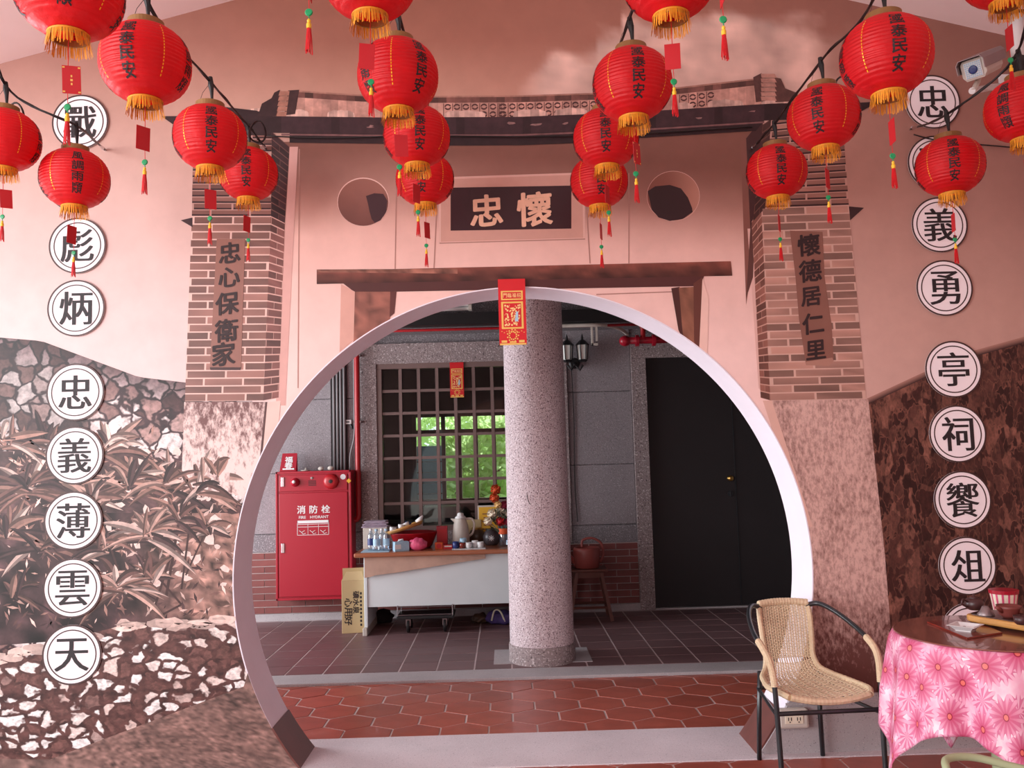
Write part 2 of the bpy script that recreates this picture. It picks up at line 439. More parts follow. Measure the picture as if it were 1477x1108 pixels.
# ------------------------------------------------------------------ glyphs (outline fonts that ship with Blender)
CH = sorted(set('戰功彪炳忠義薄雲天烈勇亭祠饗俎豆懷心保衛家德居仁里國泰民安風調雨順消防栓福招財進寶黃金門臨戶春用心好礦泉水'))
STR = ['FIRE', 'HYDRANT']
GL = {}
def load_glyphs():
    tmp = []
    for i, s in enumerate(CH + STR):
        c = bpy.data.curves.new('glyph', 'FONT'); c.body = s; c.size = 1; c.resolution_u = 3
        o = bpy.data.objects.new('glyph', c); COL.objects.link(o); tmp.append((s, o))
    bpy.context.view_layer.update()
    dg = bpy.context.evaluated_depsgraph_get()
    for s, o in tmp:
        me = bpy.data.meshes.new_from_object(o.evaluated_get(dg))
        v = [(p.co.x, p.co.y) for p in me.vertices]; f = [tuple(p.vertices) for p in me.polygons]
        if v:
            x0, x1 = min(a for a, b in v), max(a for a, b in v); y0, y1 = min(b for a, b in v), max(b for a, b in v)
            if len(s) == 1: cx, cy, k = (x0 + x1) / 2, (y0 + y1) / 2, max(x1 - x0, y1 - y0)
            else: cx, cy, k = (x0 + x1) / 2, (y0 + y1) / 2, (y1 - y0)
            v = [((a - cx) / k, (b - cy) / k) for a, b in v]
        GL[s] = (v, f); bpy.data.meshes.remove(me)
    for s, o in tmp:
        c = o.data; bpy.data.objects.remove(o); bpy.data.curves.remove(c)
load_glyphs()
STY = {'ming': [(-.022, 0), (-.011, 0), (0, 0), (.011, 0), (.022, 0)],
       'brush': [(.03 * math.cos(a), .026 * math.sin(a)) for a in [PI / 4 * i for i in range(8)]],
       'light': [(-.012, 0), (.012, .008)],
       'lan': [(.022 * math.cos(a), .022 * math.sin(a)) for a in [PI / 3 * i for i in range(6)]],
       'bold': [(-.02, -.015), (.02, -.015), (.02, .015), (-.02, .015)]}
def put_glyph(mb, s, style, fn, wob=0.):
    """fn maps glyph (u,v) in -.5...5 to a 3-D point"""
    v, f = GL[s]
    for kk, (dx, dy) in enumerate(STY[style]):
        b = len(mb.v)
        for a, c in v:
            if wob:
                n = mn.noise_vector(Vector((a * 5, c * 5, ord(s[0]) % 97))); a += n.x * wob; c += n.y * wob
            mb.v.append(tuple(fn(a + dx, c + dy, kk)))
        for q in f: mb.face([b + i for i in q])
#%%STRUCT
# ------------------------------------------------------------------ structure
WY, WB, BY = 4.5, 4.81, 8.6           # gate wall front / back, rear wall face
CX, CZ, CR = 0.08, 0.925, 1.4675      # moon gate circle
def struct(o): o['kind'] = 'structure'; return o

# floors -------------------------------------------------------------
fl = struct(MB().bb((-7, -4, -.12), (5, 4.42, -.0025)).build('floor', M['grout']))
f2 = struct(MB().bb((-7, 4.95, -.12), (5, 6.12, -.0025)).build('floor_passage', M['grout']))
f3 = struct(MB().bb((-7, 6.38, -.12), (5, 8.75, .0155)).build('floor_corridor', M['darkgrout']))
struct(MB().bb((-7, 4.42, -.12), (5, 4.95, .004)).build('trim_1', M['lightgranite'], bevel=.004))
struct(MB().bb((-7, 6.12, -.12), (5, 6.38, .018)).build('trim_2', M['granite'], bevel=.006))
def clip_poly(p, axis, val, keep_less):
    out = []
    for i in range(len(p)):
        a, b = p[i], p[(i + 1) % len(p)]
        ia = (a[axis] <= val) == keep_less; ib = (b[axis] <= val) == keep_less
        if ia: out.append(a)
        if ia != ib:
            t = (val - a[axis]) / (b[axis] - a[axis]); out.append(tuple(a[k] + (b[k] - a[k]) * t for k in (0, 1)))
    return out
def area2(p): return abs(sum(p[i][0] * p[(i + 1) % len(p)][1] - p[(i + 1) % len(p)][0] * p[i][1] for i in range(len(p)))) / 2
HW = .272; HS = HW / math.sqrt(3); HP = 1.5 * HS
def hex_zone(parent, x0, x1, y0, y1, ox, oy):
    full = None
    for r in range(int((y0 - oy) / HP) - 2, int((y1 - oy) / HP) + 3):
        for c in range(int((x0 - ox) / HW) - 2, int((x1 - ox) / HW) + 3):
            hx = ox + c * HW + (r % 2) * HW / 2; hy = oy + r * HP
            g = .0055; k = (HS - g * 1.15) / HS
            pts = [(hx + HS * k * math.sin(PI / 3 * i), hy + HS * k * math.cos(PI / 3 * i)) for i in range(6)]
            q = pts
            for ax, v, less in ((0, x0, False), (0, x1, True), (1, y0, False), (1, y1, True)):
                q = clip_poly(q, ax, v, less)
                if len(q) < 3: break
            if len(q) < 3 or area2(q) < 4e-4: continue
            if abs(area2(q) - area2(pts)) < 1e-6:
                if full is None:
                    full = MB().prism([(a - hx, b - hy) for a, b in reversed(pts)], -.012, 0).mesh('tile', M['hex'])
                    bm = bmesh.new(); bm.from_mesh(full)
                    bmesh.ops.bevel(bm, geom=[e for e in bm.edges if all(v.co.z > -.001 for v in e.verts)], offset=.002, segments=1, affect='EDGES')
                    bm.to_mesh(full); bm.free()
                o = bpy.data.objects.new('tile', full); COL.objects.link(o); o.location = (hx, hy, random.uniform(-.0008, .0008))
                o.rotation_euler = (random.uniform(-.003, .003), random.uniform(-.003, .003), 0)
                o.parent = parent
            else:
                MB().prism(list(reversed(q)), -.012, 0).build('tile', M['hex'], parent)
hex_zone(f2, -2.0, 2.2, 4.955, 6.115, .005, 5.02)
hex_zone(fl, -2.2, 2.7, 3.3, 4.415, .095, 4.31)
# dark square tiles of the corridor
tm = MB().bb((-.129, -.129, -.01), (.129, .129, 0)).mesh('tile', M['darktile'])
for i in range(-11, 11):
    for j in range(8):
        o = bpy.data.objects.new('tile', tm); COL.objects.link(o); o.parent = f3
        o.location = (.145 + i * .27, 6.515 + j * .27, .018 + random.uniform(-.0006, .0006))

# gate wall -------------------------------------------------------------
XL, XR, ZT = -3.35, 4.6, 4.9
def rect_hit(a):
    c, s = math.cos(a), math.sin(a); best = 1e9
    for v, d in ((XR - CX, c), (XL - CX, c), (ZT - CZ, s), (0 - CZ, s)):
        if abs(d) > 1e-9 and v / d > 1e-6: best = min(best, v / d)
    return (CX + c * best, CZ + s * best)
A0 = -math.asin(CZ / CR); A1 = PI - A0
angs = [A0 + (A1 - A0) * i / 128 for i in range(129)]
for px_, pz_ in ((XR, 0), (XR, ZT), (XL, ZT), (XL, 0)):
    a = math.atan2(pz_ - CZ, px_ - CX)
    if a < A0 - .2: a += 2 * PI
    angs.append(a)
angs = sorted(angs)
def gable(x): return min(ZT, 3.93 + (.262 * 1.5) + .10 - .262 * abs(x - .12))
w = MB()
for Y in (WY, WB):
    for a in angs:
        w.v.append((CX + CR * math.cos(a), Y, CZ + CR * math.sin(a)))
        x, z = rect_hit(a); w.v.append((x, Y, z))
n = len(angs)
for k in range(n - 1):
    a, b, c, d = 2 * k, 2 * k + 1, 2 * k + 3, 2 * k + 2
    w.face((a, d, c, b)); w.face((a + 2 * n, b + 2 * n, c + 2 * n, d + 2 * n))
wall = struct(w.build('wall_front', M['wallpaint']))
rv = MB()
for k in range(n - 1):
    b0 = len(rv.v)
    for a in (angs[k], angs[k + 1]):
        for Y in (WY - .004, WB + .004):
            for r in (CR, CR + .006):
                rv.v.append((CX + r * math.cos(a), Y, CZ + r * math.sin(a)))
    rv.face((b0, b0 + 4, b0 + 6, b0 + 2)); rv.face((b0, b0 + 1, b0 + 5, b0 + 4)); rv.face((b0 + 2, b0 + 6, b0 + 7, b0 + 3))
rvo = rv.build('reveal', M['paint_white'], wall, smooth=True)
m_ = rvo.modifiers.new('e', 'EDGE_SPLIT'); m_.split_angle = .6
for side in (0, 1):
    t = MB(); K = 8
    for k in range(K + 1):
        a = A0 + (math.radians(9.5)) * k / K
        if side: a = PI - a
        for Y, r in ((WY - .008, CR + .004), (WY - .008, CR - .006), (WB + .008, CR - .006), (WB + .008, CR + .004)):
            t.v.append((CX + r * math.cos(a), Y, CZ + r * math.sin(a)))
    for k in range(K):
        for q in range(4):
            q2 = (q + 1) % 4; t.face((4 * k + q, 4 * k + q2, 4 * k + 4 + q2, 4 * k + 4 + q))
    t.face((0, 1, 2, 3)); t.face((4 * K + 3, 4 * K + 2, 4 * K + 1, 4 * K))
    struct(t.build('trim_%d' % (3 + side), M['trimtile']))

# ceiling: gabled, ridge running away from the camera
AX = .12; RZ = 4.39; SL = .262
cm = MB()
for sx in (-1, 1):
    x1 = AX + sx * (4.6 if sx > 0 else 3.6); z1 = RZ - SL * abs(x1 - AX)
    b = len(cm.v)
    for Y in (-3.5, WY):
        cm.v += [(AX, Y, RZ), (x1, Y, z1), (x1, Y, z1 + .12), (AX, Y, RZ + .12)]
    for q in ((0, 1, 5, 4), (1, 2, 6, 5), (2, 3, 7, 6), (0, 3, 2, 1), (4, 5, 6, 7)):
        cm.face([b + i for i in q])
struct(cm.build('ceiling', M['ceiling']))
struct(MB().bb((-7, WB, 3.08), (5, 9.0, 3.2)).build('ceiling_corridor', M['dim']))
struct(MB().bb((4.6, -3.5, 0), (4.75, WY, 3.4)).build('wall_right', M['wallpaint']))
struct(MB().bb((3.9, WB, 0), (4.05, 8.6, 3.1)).build('wall_corridor_right', M['slab']))
struct(MB().bb((-30, -24, -.14), (30, 7, -.10)).build('ground_light_bounce', M['concrete']))  # unseen pale ground, added to bounce daylight up to the ceiling
struct(MB().bb((-1.5, -3.65, 0), (4.75, -3.5, 3.6)).build('wall_light_block', M['wallpaint']))  # unseen wall, added behind the camera to hold back light from there

# plinth strip at the foot of the mural on the right
p0 = at(1118, 1003, WY); p1 = at(1290, 1000, WY)
cir = [(CX + math.sqrt(CR ** 2 - (CZ - p0.z * k / 8) ** 2) + .004, p0.z * k / 8) for k in range(9)]
pts = [(XR, p0.z), (XR, 0)] + cir
pl = MB(); nq = len(pts)
pl.v = [(a, WY - .018, c) for a, c in pts] + [(a, WY, c) for a, c in pts]
pl.face(range(nq)); pl.face(reversed(range(nq, 2 * nq)))
for i in range(nq): pl.face((i, (i + 1) % nq, nq + (i + 1) % nq, nq + i))
pl = pl.build('baseboard_right', M['granite'])
struct(pl)
MB().bb((1.37, WY - .026, p0.z - .045), (XR, WY - .016, p0.z - .035)).build('ledge', M['granite'], pl)

# rear wall --------------------------------------------------------------
def X(px, py, Y=BY): return at(px, py, Y).x
def Z(px, py, Y=BY): return at(px, py, Y).z
wx0, wx1 = X(552, 640), X(552 + 26.6 * 9, 640)
wz1, wz0 = Z(660, 530), Z(660, 757)
dx0, dx1 = X(938, 700), X(1158, 700)
dz1 = Z(1000, 515)
back = MB()
for lo, hi in (((-5, 0), (wx0 - .06, 3.1)), ((wx1 + .06, 0), (dx0, 3.1)), ((dx1, 0), (4, 3.1)), ((wx0 - .06, 0), (wx1 + .06, wz0 - .06)),
               ((wx0 - .06, wz1 + .06), (wx1 + .06, 3.1)), ((dx0, dz1), (dx1, 3.1))):
    back.bb((lo[0], BY + .015, lo[1]), (hi[0], BY + .18, hi[1]))
wb = struct(back.build('wall_back', M['darkgranite']))
zj = [Z(870, 757), Z(870, 670), Z(870, 565), Z(870, 565) + .72, 3.1]
def slabs(xs, zs):
    for i in range(len(xs) - 1):
        for j in range(len(zs) - 1):
            if xs[i + 1] - xs[i] < .05: continue
            MB().bb((xs[i] + .004, BY - .004, zs[j] + .004), (xs[i + 1] - .004, BY + .02, zs[j + 1] - .004)).build('slab', M['slab'], wb, bevel=.003)
sx0 = X(521, 640)
slabs([-4.4, -3.4, -2.5, X(478, 600), sx0], zj)
px0, px1 = wx1 + .20, X(914, 640)
slabs([px0, px1], zj)
slabs([dx1 + .16, dx1 + 1.0], zj)
# pebble surround of window and door jambs
def peb(lo, hi): MB().bb((lo[0], BY - .03, lo[1]), (hi[0], BY + .03, hi[1])).build('pebble_surround', M['pebble'], wb, bevel=.004)
zt = wz1 + .05
peb((sx0, .68), (wx0 - .05, zt)); peb((wx1 + .05, .68), (px0, zt)); peb((sx0, zt), (px0, zt + .2)); peb((wx0 - .05, .68), (wx1 + .05, wz0 - .05))
peb((px1, .02), (dx0, dz1)); peb((px1, dz1), (dx1 + .16, dz1 + .16)); peb((dx1, .02), (dx1 + .16, dz1))
for a, b in ((-4.4, sx0), (px0, px1)):
    MB().bb((a, BY - .012, .67), (b, BY + .02, zj[0] - .004)).build('pebble_band', M['darkgranite'], wb, bevel=.003)
MB().bb((-5, BY - .03, .018), (px1, BY + .03, .085)).build('granite_foot', M['granite'], wb)
# brick dado
bw, bh = .262, .0645
bmesh_ = MB().bb((-bw / 2 + .004, -.012, -bh / 2 + .004), (bw / 2 - .004, .02, bh / 2 - .004)).mesh('brick', M['brick'])
mo = MB().bb((-4.4, BY - .004, .08), (sx0, BY + .02, .67)).bb((sx0, BY - .004, .08), (px1, BY + .02, .67)).build('mortar_bed', M['mortar'], wb)
def bricks(x0, x1):
    for r in range(9):
        z = .085 + bh * (r + .5); x = x0 - (r % 2) * bw / 2
        while x < x1 - .02:
            a, b = max(x, x0), min(x + bw, x1)
            if b - a > .03:
                if b - a > bw - .001: me = bmesh_
                else: me = MB().bb((-(b - a) / 2 + .004, -.012, -bh / 2 + .004), ((b - a) / 2 - .004, .02, bh / 2 - .004)).mesh('brick', M['brick'])
                o = bpy.data.objects.new('brick', me); COL.objects.link(o); o.parent = wb; o.location = ((a + b) / 2, BY + random.uniform(-.002, .001), z)
            x += bw
bricks(-3.4, px1)
# corridor beam above the window
struct(MB().bb((-5, BY - .45, Z(640, 473, 8.2)), (4, BY, 3.08)).build('ceiling_beam', M['darkgranite']))

# window ----------------------------------------------------------------
win = struct(MB().build('window_1', M['window'])) if False else None
wm = MB()
fw = .055
for lo, hi in (((wx0 - fw, wz0 - fw), (wx1 + fw, wz0)), ((wx0 - fw, wz1), (wx1 + fw, wz1 + fw)), ((wx0 - fw, wz0), (wx0, wz1)), ((wx1, wz0), (wx1 + fw, wz1))):
    wm.bb((lo[0], BY - .015, lo[1]), (hi[0], BY + .07, hi[1]))
win = struct(wm.build('window_1', M['window'], bevel=.003))
nc, nr = 9, 7
cw, chh = (wx1 - wx0) / nc, (wz1 - wz0) / nr
for i in range(1, nc):
    MB().bb((wx0 + i * cw - .016, BY, wz0), (wx0 + i * cw + .016, BY + .03, wz1)).build('mullion', M['window'], win)
for j in range(1, nr):
    MB().bb((wx0, BY + .002, wz0 + j * chh - .014), (wx1, BY + .028, wz0 + j * chh + .014)).build('crossbar', M['window'], win)
pm = MB().bb((-cw / 2 + .002, -.002, -chh / 2 + .002), (cw / 2 - .002, .002, chh / 2 - .002)).mesh('pane', M['glass'])
for i in range(nc):
    for j in range(nr):
        o = bpy.data.objects.new('pane', pm); COL.objects.link(o); o.parent = win; o.location = (wx0 + (i + .5) * cw, BY + .045, wz0 + (j + .5) * chh)

# door ------------------------------------------------------------------
dr = struct(MB().bb((dx0 + .004, BY + .02, .02), (dx1 - .004, BY + .07, dz1 - .004)).build('door_1', M['door'], bevel=.004))
MB().bb((dx0 + .004, BY + .006, .03), (dx0 + .05, BY + .03, dz1)).build('stile', M['door'], dr)
xs = X(1062, 700)
MB().bb((xs - .004, BY + .012, .04), (xs + .004, BY + .022, dz1 - .02)).build('seam_strip', M['blackmetal'], dr)
kx, kz = X(1053, 690), Z(1053, 690)
kn = MB().lathe([(.024, 0), (.024, .006), (.012, .01), (.011, .03), (.026, .036), (.029, .048), (.022, .058), (0.0001, .06)], 16, (0, 0, 0), True, Matrix.Rotation(PI / 2, 3, 'X'))
kn.build('knob', M['brass'], dr, loc=(kx, BY + .02, kz), smooth=True)
kn = MB().lathe([(.028, 0), (.026, .012), (.0001, .014)], 16, (0, 0, 0), True, Matrix.Rotation(PI / 2, 3, 'X')).box((0, -.02, 0), (.012, .02, .05))
kn.build('lock_handle', M['blackmetal'], dr, loc=(kx, BY + .02, kz - .15))
MB().bb((dx0, BY - .02, 0.018), (dx1, BY + .1, .03)).build('threshold', M['granite'], dr)

# the dim room seen through the window, with its own far windows and the garden beyond
rm = MB()
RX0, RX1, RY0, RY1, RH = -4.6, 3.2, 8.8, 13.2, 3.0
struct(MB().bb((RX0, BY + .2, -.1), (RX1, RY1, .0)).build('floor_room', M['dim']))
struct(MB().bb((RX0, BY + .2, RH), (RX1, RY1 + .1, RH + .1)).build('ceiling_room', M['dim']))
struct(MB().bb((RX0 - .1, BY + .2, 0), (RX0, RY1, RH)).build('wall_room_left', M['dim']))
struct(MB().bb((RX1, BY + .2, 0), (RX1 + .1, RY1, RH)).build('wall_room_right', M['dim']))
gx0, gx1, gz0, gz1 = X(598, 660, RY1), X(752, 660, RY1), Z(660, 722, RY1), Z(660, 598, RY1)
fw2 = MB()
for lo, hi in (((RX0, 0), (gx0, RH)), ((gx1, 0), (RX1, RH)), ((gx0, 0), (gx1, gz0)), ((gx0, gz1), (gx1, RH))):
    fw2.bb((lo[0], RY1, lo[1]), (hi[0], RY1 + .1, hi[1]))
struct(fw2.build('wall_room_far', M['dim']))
w2 = MB()
zb = Z(660, 623, RY1)
w2.bb((gx0, RY1 - .02, zb - .04), (gx1, RY1 + .06, zb + .04)).bb((gx0, RY1 - .02, gz0 - .03), (gx1, RY1 + .06, gz0 + .03)).bb((gx0, RY1 - .02, gz1 - .03), (gx1, RY1 + .06, gz1 + .03))
wn2 = struct(w2.build('window_2', M['window']))
for px_ in (598, 640, 663, 687, 713, 738):
    xx = X(px_, 660, RY1); MB().bb((xx - .03, RY1 - .02, gz0), (xx + .03, RY1 + .05, gz1)).build('mullion', M['window'], wn2)
MB().bb((gx0, RY1 + .02, gz0), (gx1, RY1 + .026, gz1)).build('pane', M['glass'], wn2)
x2 = X(638, 660, RY1)
MB().bb((gx0 + .02, RY1 + .10, gz0), (x2, RY1 + .12, zb - .2)).build('shutter', M['bluepaper'], wn2)
for k in range(4):
    MB().bb((gx0, RY1 + .05, gz0 + .1 + k * .16), (x2, RY1 + .09, gz0 + .12 + k * .16)).build('bar', M['window'], wn2)
tag(MB().bb((-9, RY1 + .3, -.1), (9, 22, -.02)).build('lawn', M['grass']), 'green lawn outside, seen through the far windows of the dim room', 'grass', kind='stuff')
def bush(cx, cy, r, h, n, label, mt):
    mb = MB()
    for _ in range(n):
        a = random.uniform(0, 2 * PI); rr = r * math.sqrt(random.random()); z = random.uniform(.05, h)
        c = Vector((cx + rr * math.cos(a), cy + rr * math.sin(a) * .8, z))
        d = Vector((random.uniform(-1, 1), random.uniform(-1, 1), random.uniform(-.3, 1))).normalized() * random.uniform(.08, .2)
        s = d.cross(Vector((random.random(), random.random(), .3))).normalized() * d.length * .3
        mb.poly([c - d, c + s, c + d]); mb.poly([c - d, c + d, c - s])
    t_ = thing('shrub', label, 'shrub', (cx, cy, 0), group='shrubs beyond the far windows')
    mb.build('foliage', mt, t_, world=True, kind='stuff')
    MB().tube([(cx, cy, 0), (cx + .03, cy, h * .6)], .03, 6).build('stem', M['stoolwood'], t_, world=True)
for i, (px_, Y, r, h) in enumerate(((618, 16.3, .62, 2.7), (655, 14.6, .40, 2.0), (690, 15.7, .55, 2.6), (716, 14.6, .4, 2.3), (748, 15.6, .5, 2.4))):
    bush(X(px_, 660, Y), Y, r, h, 900, ['green shrub beyond the far left window panes', 'green shrub beyond the room, left of the centre mullion', 'green shrub beyond the room in the brightest pane', 'tall green shrub beyond the room near the pillar',
         'low green shrub beyond the far right pane, half hidden by the pillar'][i], M['leaf'])
#%%MURAL
# ------------------------------------------------------------------ the printed mural (flat print on the gate wall)
def srgb(c):
    g = .3 * c[0] + .59 * c[1] + .11 * c[2]
    return lin([min(255, (q + (g - q) * .17) * 1.03) for q in c])
class PR(MB):
    """flat print: polygons given in photograph-frame points, taken onto the wall plane, kept clear of the gate opening"""
    def __init__(s, layer): MB.__init__(s); s.layer = layer; s.k = 0; s.inq = False
    def P(s, p): return at(p[0], p[1], WY)
    def add(s, pts, col, lift=0):
        q = [s.P(p) for p in pts]
        s.addw([(a.x, a.z) for a in q], col, lift)
    def addw(s, q, col, lift=0):
        if not s.inq: s.k += 1
        y = WY - .0006 - s.layer * .00035 - lift * .0001 - (s.k % 23) * .000004
        ins = [math.hypot(a - CX, c - CZ) < CR + .001 for a, c in q]
        if all(ins): return
        out = []
        for (a, c), i in zip(q, ins):
            if i:
                d = math.hypot(a - CX, c - CZ); k = (CR + .001) / d; a, c = CX + (a - CX) * k, CZ + (c - CZ) * k
            out.append((a, y, c))
        s.v += out; s.f.append(tuple(range(len(s.v) - len(out), len(s.v))))
        s.c.append([srgb(k) for k in col] if isinstance(col[0], (tuple, list)) else srgb(col))
    def quad(s, a, b, c, d, colf, step=14, lift=0):
        """bilinear patch a-b (top) d-c (bottom); colf(u,v,x,y) or colour"""
        s.k += 1; s.inq = True
        L = max(math.dist(a, b), math.dist(d, c)); H = max(math.dist(a, d), math.dist(b, c))
        nx, ny = max(1, int(L / step)), max(1, int(H / step))
        def pt(u, v): return tuple((a[k] * (1 - u) + b[k] * u) * (1 - v) + (d[k] * (1 - u) + c[k] * u) * v for k in (0, 1))
        for i in range(nx):
            for j in range(ny):
                uv = [(i / nx, j / ny), ((i + 1) / nx, j / ny), ((i + 1) / nx, (j + 1) / ny), (i / nx, (j + 1) / ny)]
                ps = [pt(*t) for t in uv]
                cl = [colf(*t, *p) for t, p in zip(uv, ps)] if callable(colf) else colf
                s.add(ps, cl, lift)
        s.inq = False
        return s
def lerp(a, b, t): t = max(0, min(1, t)); return tuple(x + (y - x) * t for x, y in zip(a, b))
def vgrad(c0, c1, pw=1): return lambda u, v, x, y: lerp(c0, c1, v ** pw)
def mb_(c, k): return tuple(min(255, max(0, q * k)) for q in c)

def blot(pr, cx, cy, rx, ry, col, lift, n=14, rag=.25):
    ps = []
    for k in range(n):
        a = 2 * PI * k / n; r = 1 + random.uniform(-rag, rag); ps.append((cx + rx * r * math.cos(a), cy + ry * r * math.sin(a)))
    for k in range(n): pr.add([(cx, cy), ps[k], ps[(k + 1) % n]], col, lift)
# sky with its cloud
ROWS = [-60, 60, 150, 300, 450, 620]
SKY = {-60: [(150, 96, 80), (148, 88, 70), (150, 90, 74), (146, 92, 82)],
       60: [(172, 120, 108), (160, 98, 80), (164, 102, 84), (148, 98, 86)],
       150: [(188, 142, 130), (194, 142, 122), (192, 132, 112), (160, 108, 96)],
       300: [(204, 166, 158), (214, 170, 158), (208, 156, 140), (172, 122, 110)],
       450: [(214, 184, 180), (226, 190, 184), (218, 170, 158), (190, 142, 128)],
       620: [(220, 196, 196), (230, 200, 196), (222, 176, 164), (202, 156, 144)]}
def skycol(x, y):
    y = max(-60, min(619, y)); i = max(k for k in range(5) if ROWS[k] <= y); t = (y - ROWS[i]) / (ROWS[i + 1] - ROWS[i])
    u = max(0, min(2.999, x / 1477 * 3)); j = int(u); f = u - j
    a = lerp(SKY[ROWS[i]][j], SKY[ROWS[i]][j + 1], f); b = lerp(SKY[ROWS[i + 1]][j], SKY[ROWS[i + 1]][j + 1], f)
    return lerp(a, b, t)
def sky_at(x, y):
    c = skycol(x, y)
    v = Vector((x / 95, y / 62, 3.1))
    n = mn.fractal(v, 1.0, 2.1, 6)
    edge = 70 - .32 * (x - 800) if x < 900 else 8 + .09 * (x - 900)          # cloud top line
    if x < 860: edge = 45 + (860 - x) * .55 - 20 * math.sin((x - 760) / 22)
    env = min(1, (x - 745) / 60) if x > 745 else -1
    env = min(env, (1235 - x) / 90)
    m = (y - edge) / 20 + n * 1.5
    m = max(0, min(1, m)) * max(0, min(1, env * 1.4 + n * .3))
    sh = .86 + .20 * mn.noise(Vector((x / 60, y / 40, 9))) + .08 * mn.noise(Vector((x / 18, y / 14, 2)))
    c2 = mb_((246, 198, 182), sh)
    return lerp(c, c2, m * .95)
sk = PR(0)
def addgrid(pr, x0, x1, y0, y1, st, fn):
    xs = int((x1 - x0) / st); ys = int((y1 - y0) / st)
    P = [[(x0 + i * st, y0 + j * st) for i in range(xs + 1)] for j in range(ys + 1)]
    C = [[fn(*p) for p in r] for r in P]
    for j in range(ys):
        for i in range(xs):
            pr.add([P[j][i], P[j][i + 1], P[j + 1][i + 1], P[j + 1][i]], [C[j][i], C[j][i + 1], C[j + 1][i + 1], C[j + 1][i]])
addgrid(sk, 732, 1236, -72, 180, 6, sky_at)
addgrid(sk, -240, 732, -84, 612, 12, lambda x, y: skycol(x, y))
addgrid(sk, 1236, 1668, -84, 612, 12, lambda x, y: skycol(x, y))
addgrid(sk, 732, 1236, 180, 612, 12, lambda x, y: skycol(x, y))
sk.build('printed_sky', M['print'], wall)
for x_ in (233, 1232):
    pass

# central plaster facade
fc = PR(2)
PL, PD = (236, 188, 178), (150, 96, 82)
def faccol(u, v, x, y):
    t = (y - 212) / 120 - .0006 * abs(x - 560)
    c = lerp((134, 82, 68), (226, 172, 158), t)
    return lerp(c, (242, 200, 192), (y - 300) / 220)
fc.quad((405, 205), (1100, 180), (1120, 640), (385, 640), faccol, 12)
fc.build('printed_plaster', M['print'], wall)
f4 = PR(5)
ln = (176, 124, 112)
def hl(a, b, wd, col, pr=f4, lift=0):
    d = Vector((b[0] - a[0], b[1] - a[1])); nrm = Vector((-d.y, d.x)).normalized() * wd / 2
    k = max(1, int(d.length / 25))
    for i in range(k):
        p = Vector(a) + d * i / k; q = Vector(a) + d * (i + 1) / k
        pr.add([p - nrm, q - nrm, q + nrm, p + nrm], col, lift)
for a, b in (((572, 262), (570, 388)), ((632, 255), (626, 388)), ((843, 250), (851, 380)), ((907, 250), (907, 380)), ((432, 215), (430, 560)), ((634, 351), (844, 345)), ((860, 425), (1000, 420))):
    hl(a, b, 1.6, ln)
f4.quad((633, 256), (843, 249), (844, 346), (633, 352), (222, 172, 158))
f4.quad((636, 259), (840, 252), (841, 343), (636, 349), (206, 150, 134), lift=1)
f4.quad((418, 212), (430, 212), (412, 585), (398, 585), (214, 158, 148), lift=1)
f4.quad((1068, 205), (1084, 200), (1092, 330), (1076, 440), (136, 82, 70), lift=1)
f4.quad((1078, 330), (1092, 330), (1112, 580), (1094, 560), (222, 172, 160), lift=1)
f4.quad((1076, 200), (1100, 170), (1103, 300), (1082, 330), (70, 38, 38), lift=2)
f4.add([(1076, 430), (1082, 330), (1090, 300), (1086, 400)], (96, 56, 50), 3)
# round window openings with a dark inside
def ell(pr, cx, cy, rx, ry, colf, lift, n=40, clip=None):
    for i in range(n):
        a, b = 2 * PI * i / n, 2 * PI * (i + 1) / n
        ps = [(cx, cy), (cx + rx * math.cos(a), cy + ry * math.sin(a)), (cx + rx * math.cos(b), cy + ry * math.sin(b))]
        pr.add(ps, [colf(*p) for p in ps] if callable(colf) else colf, lift)
ell(f4, 524, 291, 37.4, 34.6, (232, 188, 176), 4)
ell(f4, 524, 292, 36.5, 34, lambda x, y: lerp((156, 96, 82), (112, 62, 54), (y - 270) / 50), 5)
f4.add([(528, 283), (540, 279), (553, 280), (559, 290), (557, 306), (549, 318), (541, 322), (536, 316), (533, 305), (531, 295)], (66, 36, 42), 6)
ell(f4, 971, 283, 38.2, 36.2, (220, 172, 158), 4)
ell(f4, 971, 283, 37.5, 35.5, lambda x, y: lerp((142, 84, 68), (190, 128, 108), (x - 960) / 50), 5)
f4.add([(934, 276), (945, 269), (966, 267), (982, 272), (992, 285), (998, 300), (999, 306), (985, 316), (966, 319), (950, 314), (940, 303)], (52, 28, 32), 6)
# inscription board above the gate
f4.quad((650, 271), (824, 268), (824, 330), (650, 333), (58, 28, 34), lift=7)
f4.build('printed_facade_details', M['print'], wall)
def wall_text(items, style, name, m, layer, wob=0., parent=None, sx=1., shear=0.):
    mb = MB(); y = WY - layer * .00035 - .0016
    for s, px_, py_, size in items:
        p = at(px_, py_, WY); k = size * WY / F
        put_glyph(mb, s, style, lambda u, v, c: (p.x + (u * sx) * k, y - c * .00006, p.z + (v + u * shear) * k), wob)
    return mb.build(name, m, parent or wall)
M['lettergold'] = mat('board_lettering', (236, 186, 158), .5, var=.15, vscale=20)
wall_text([('忠', 702, 304, 46), ('懷', 771, 302, 50)], 'brush', 'printed_lettering', M['lettergold'], 12, .012, shear=.06)

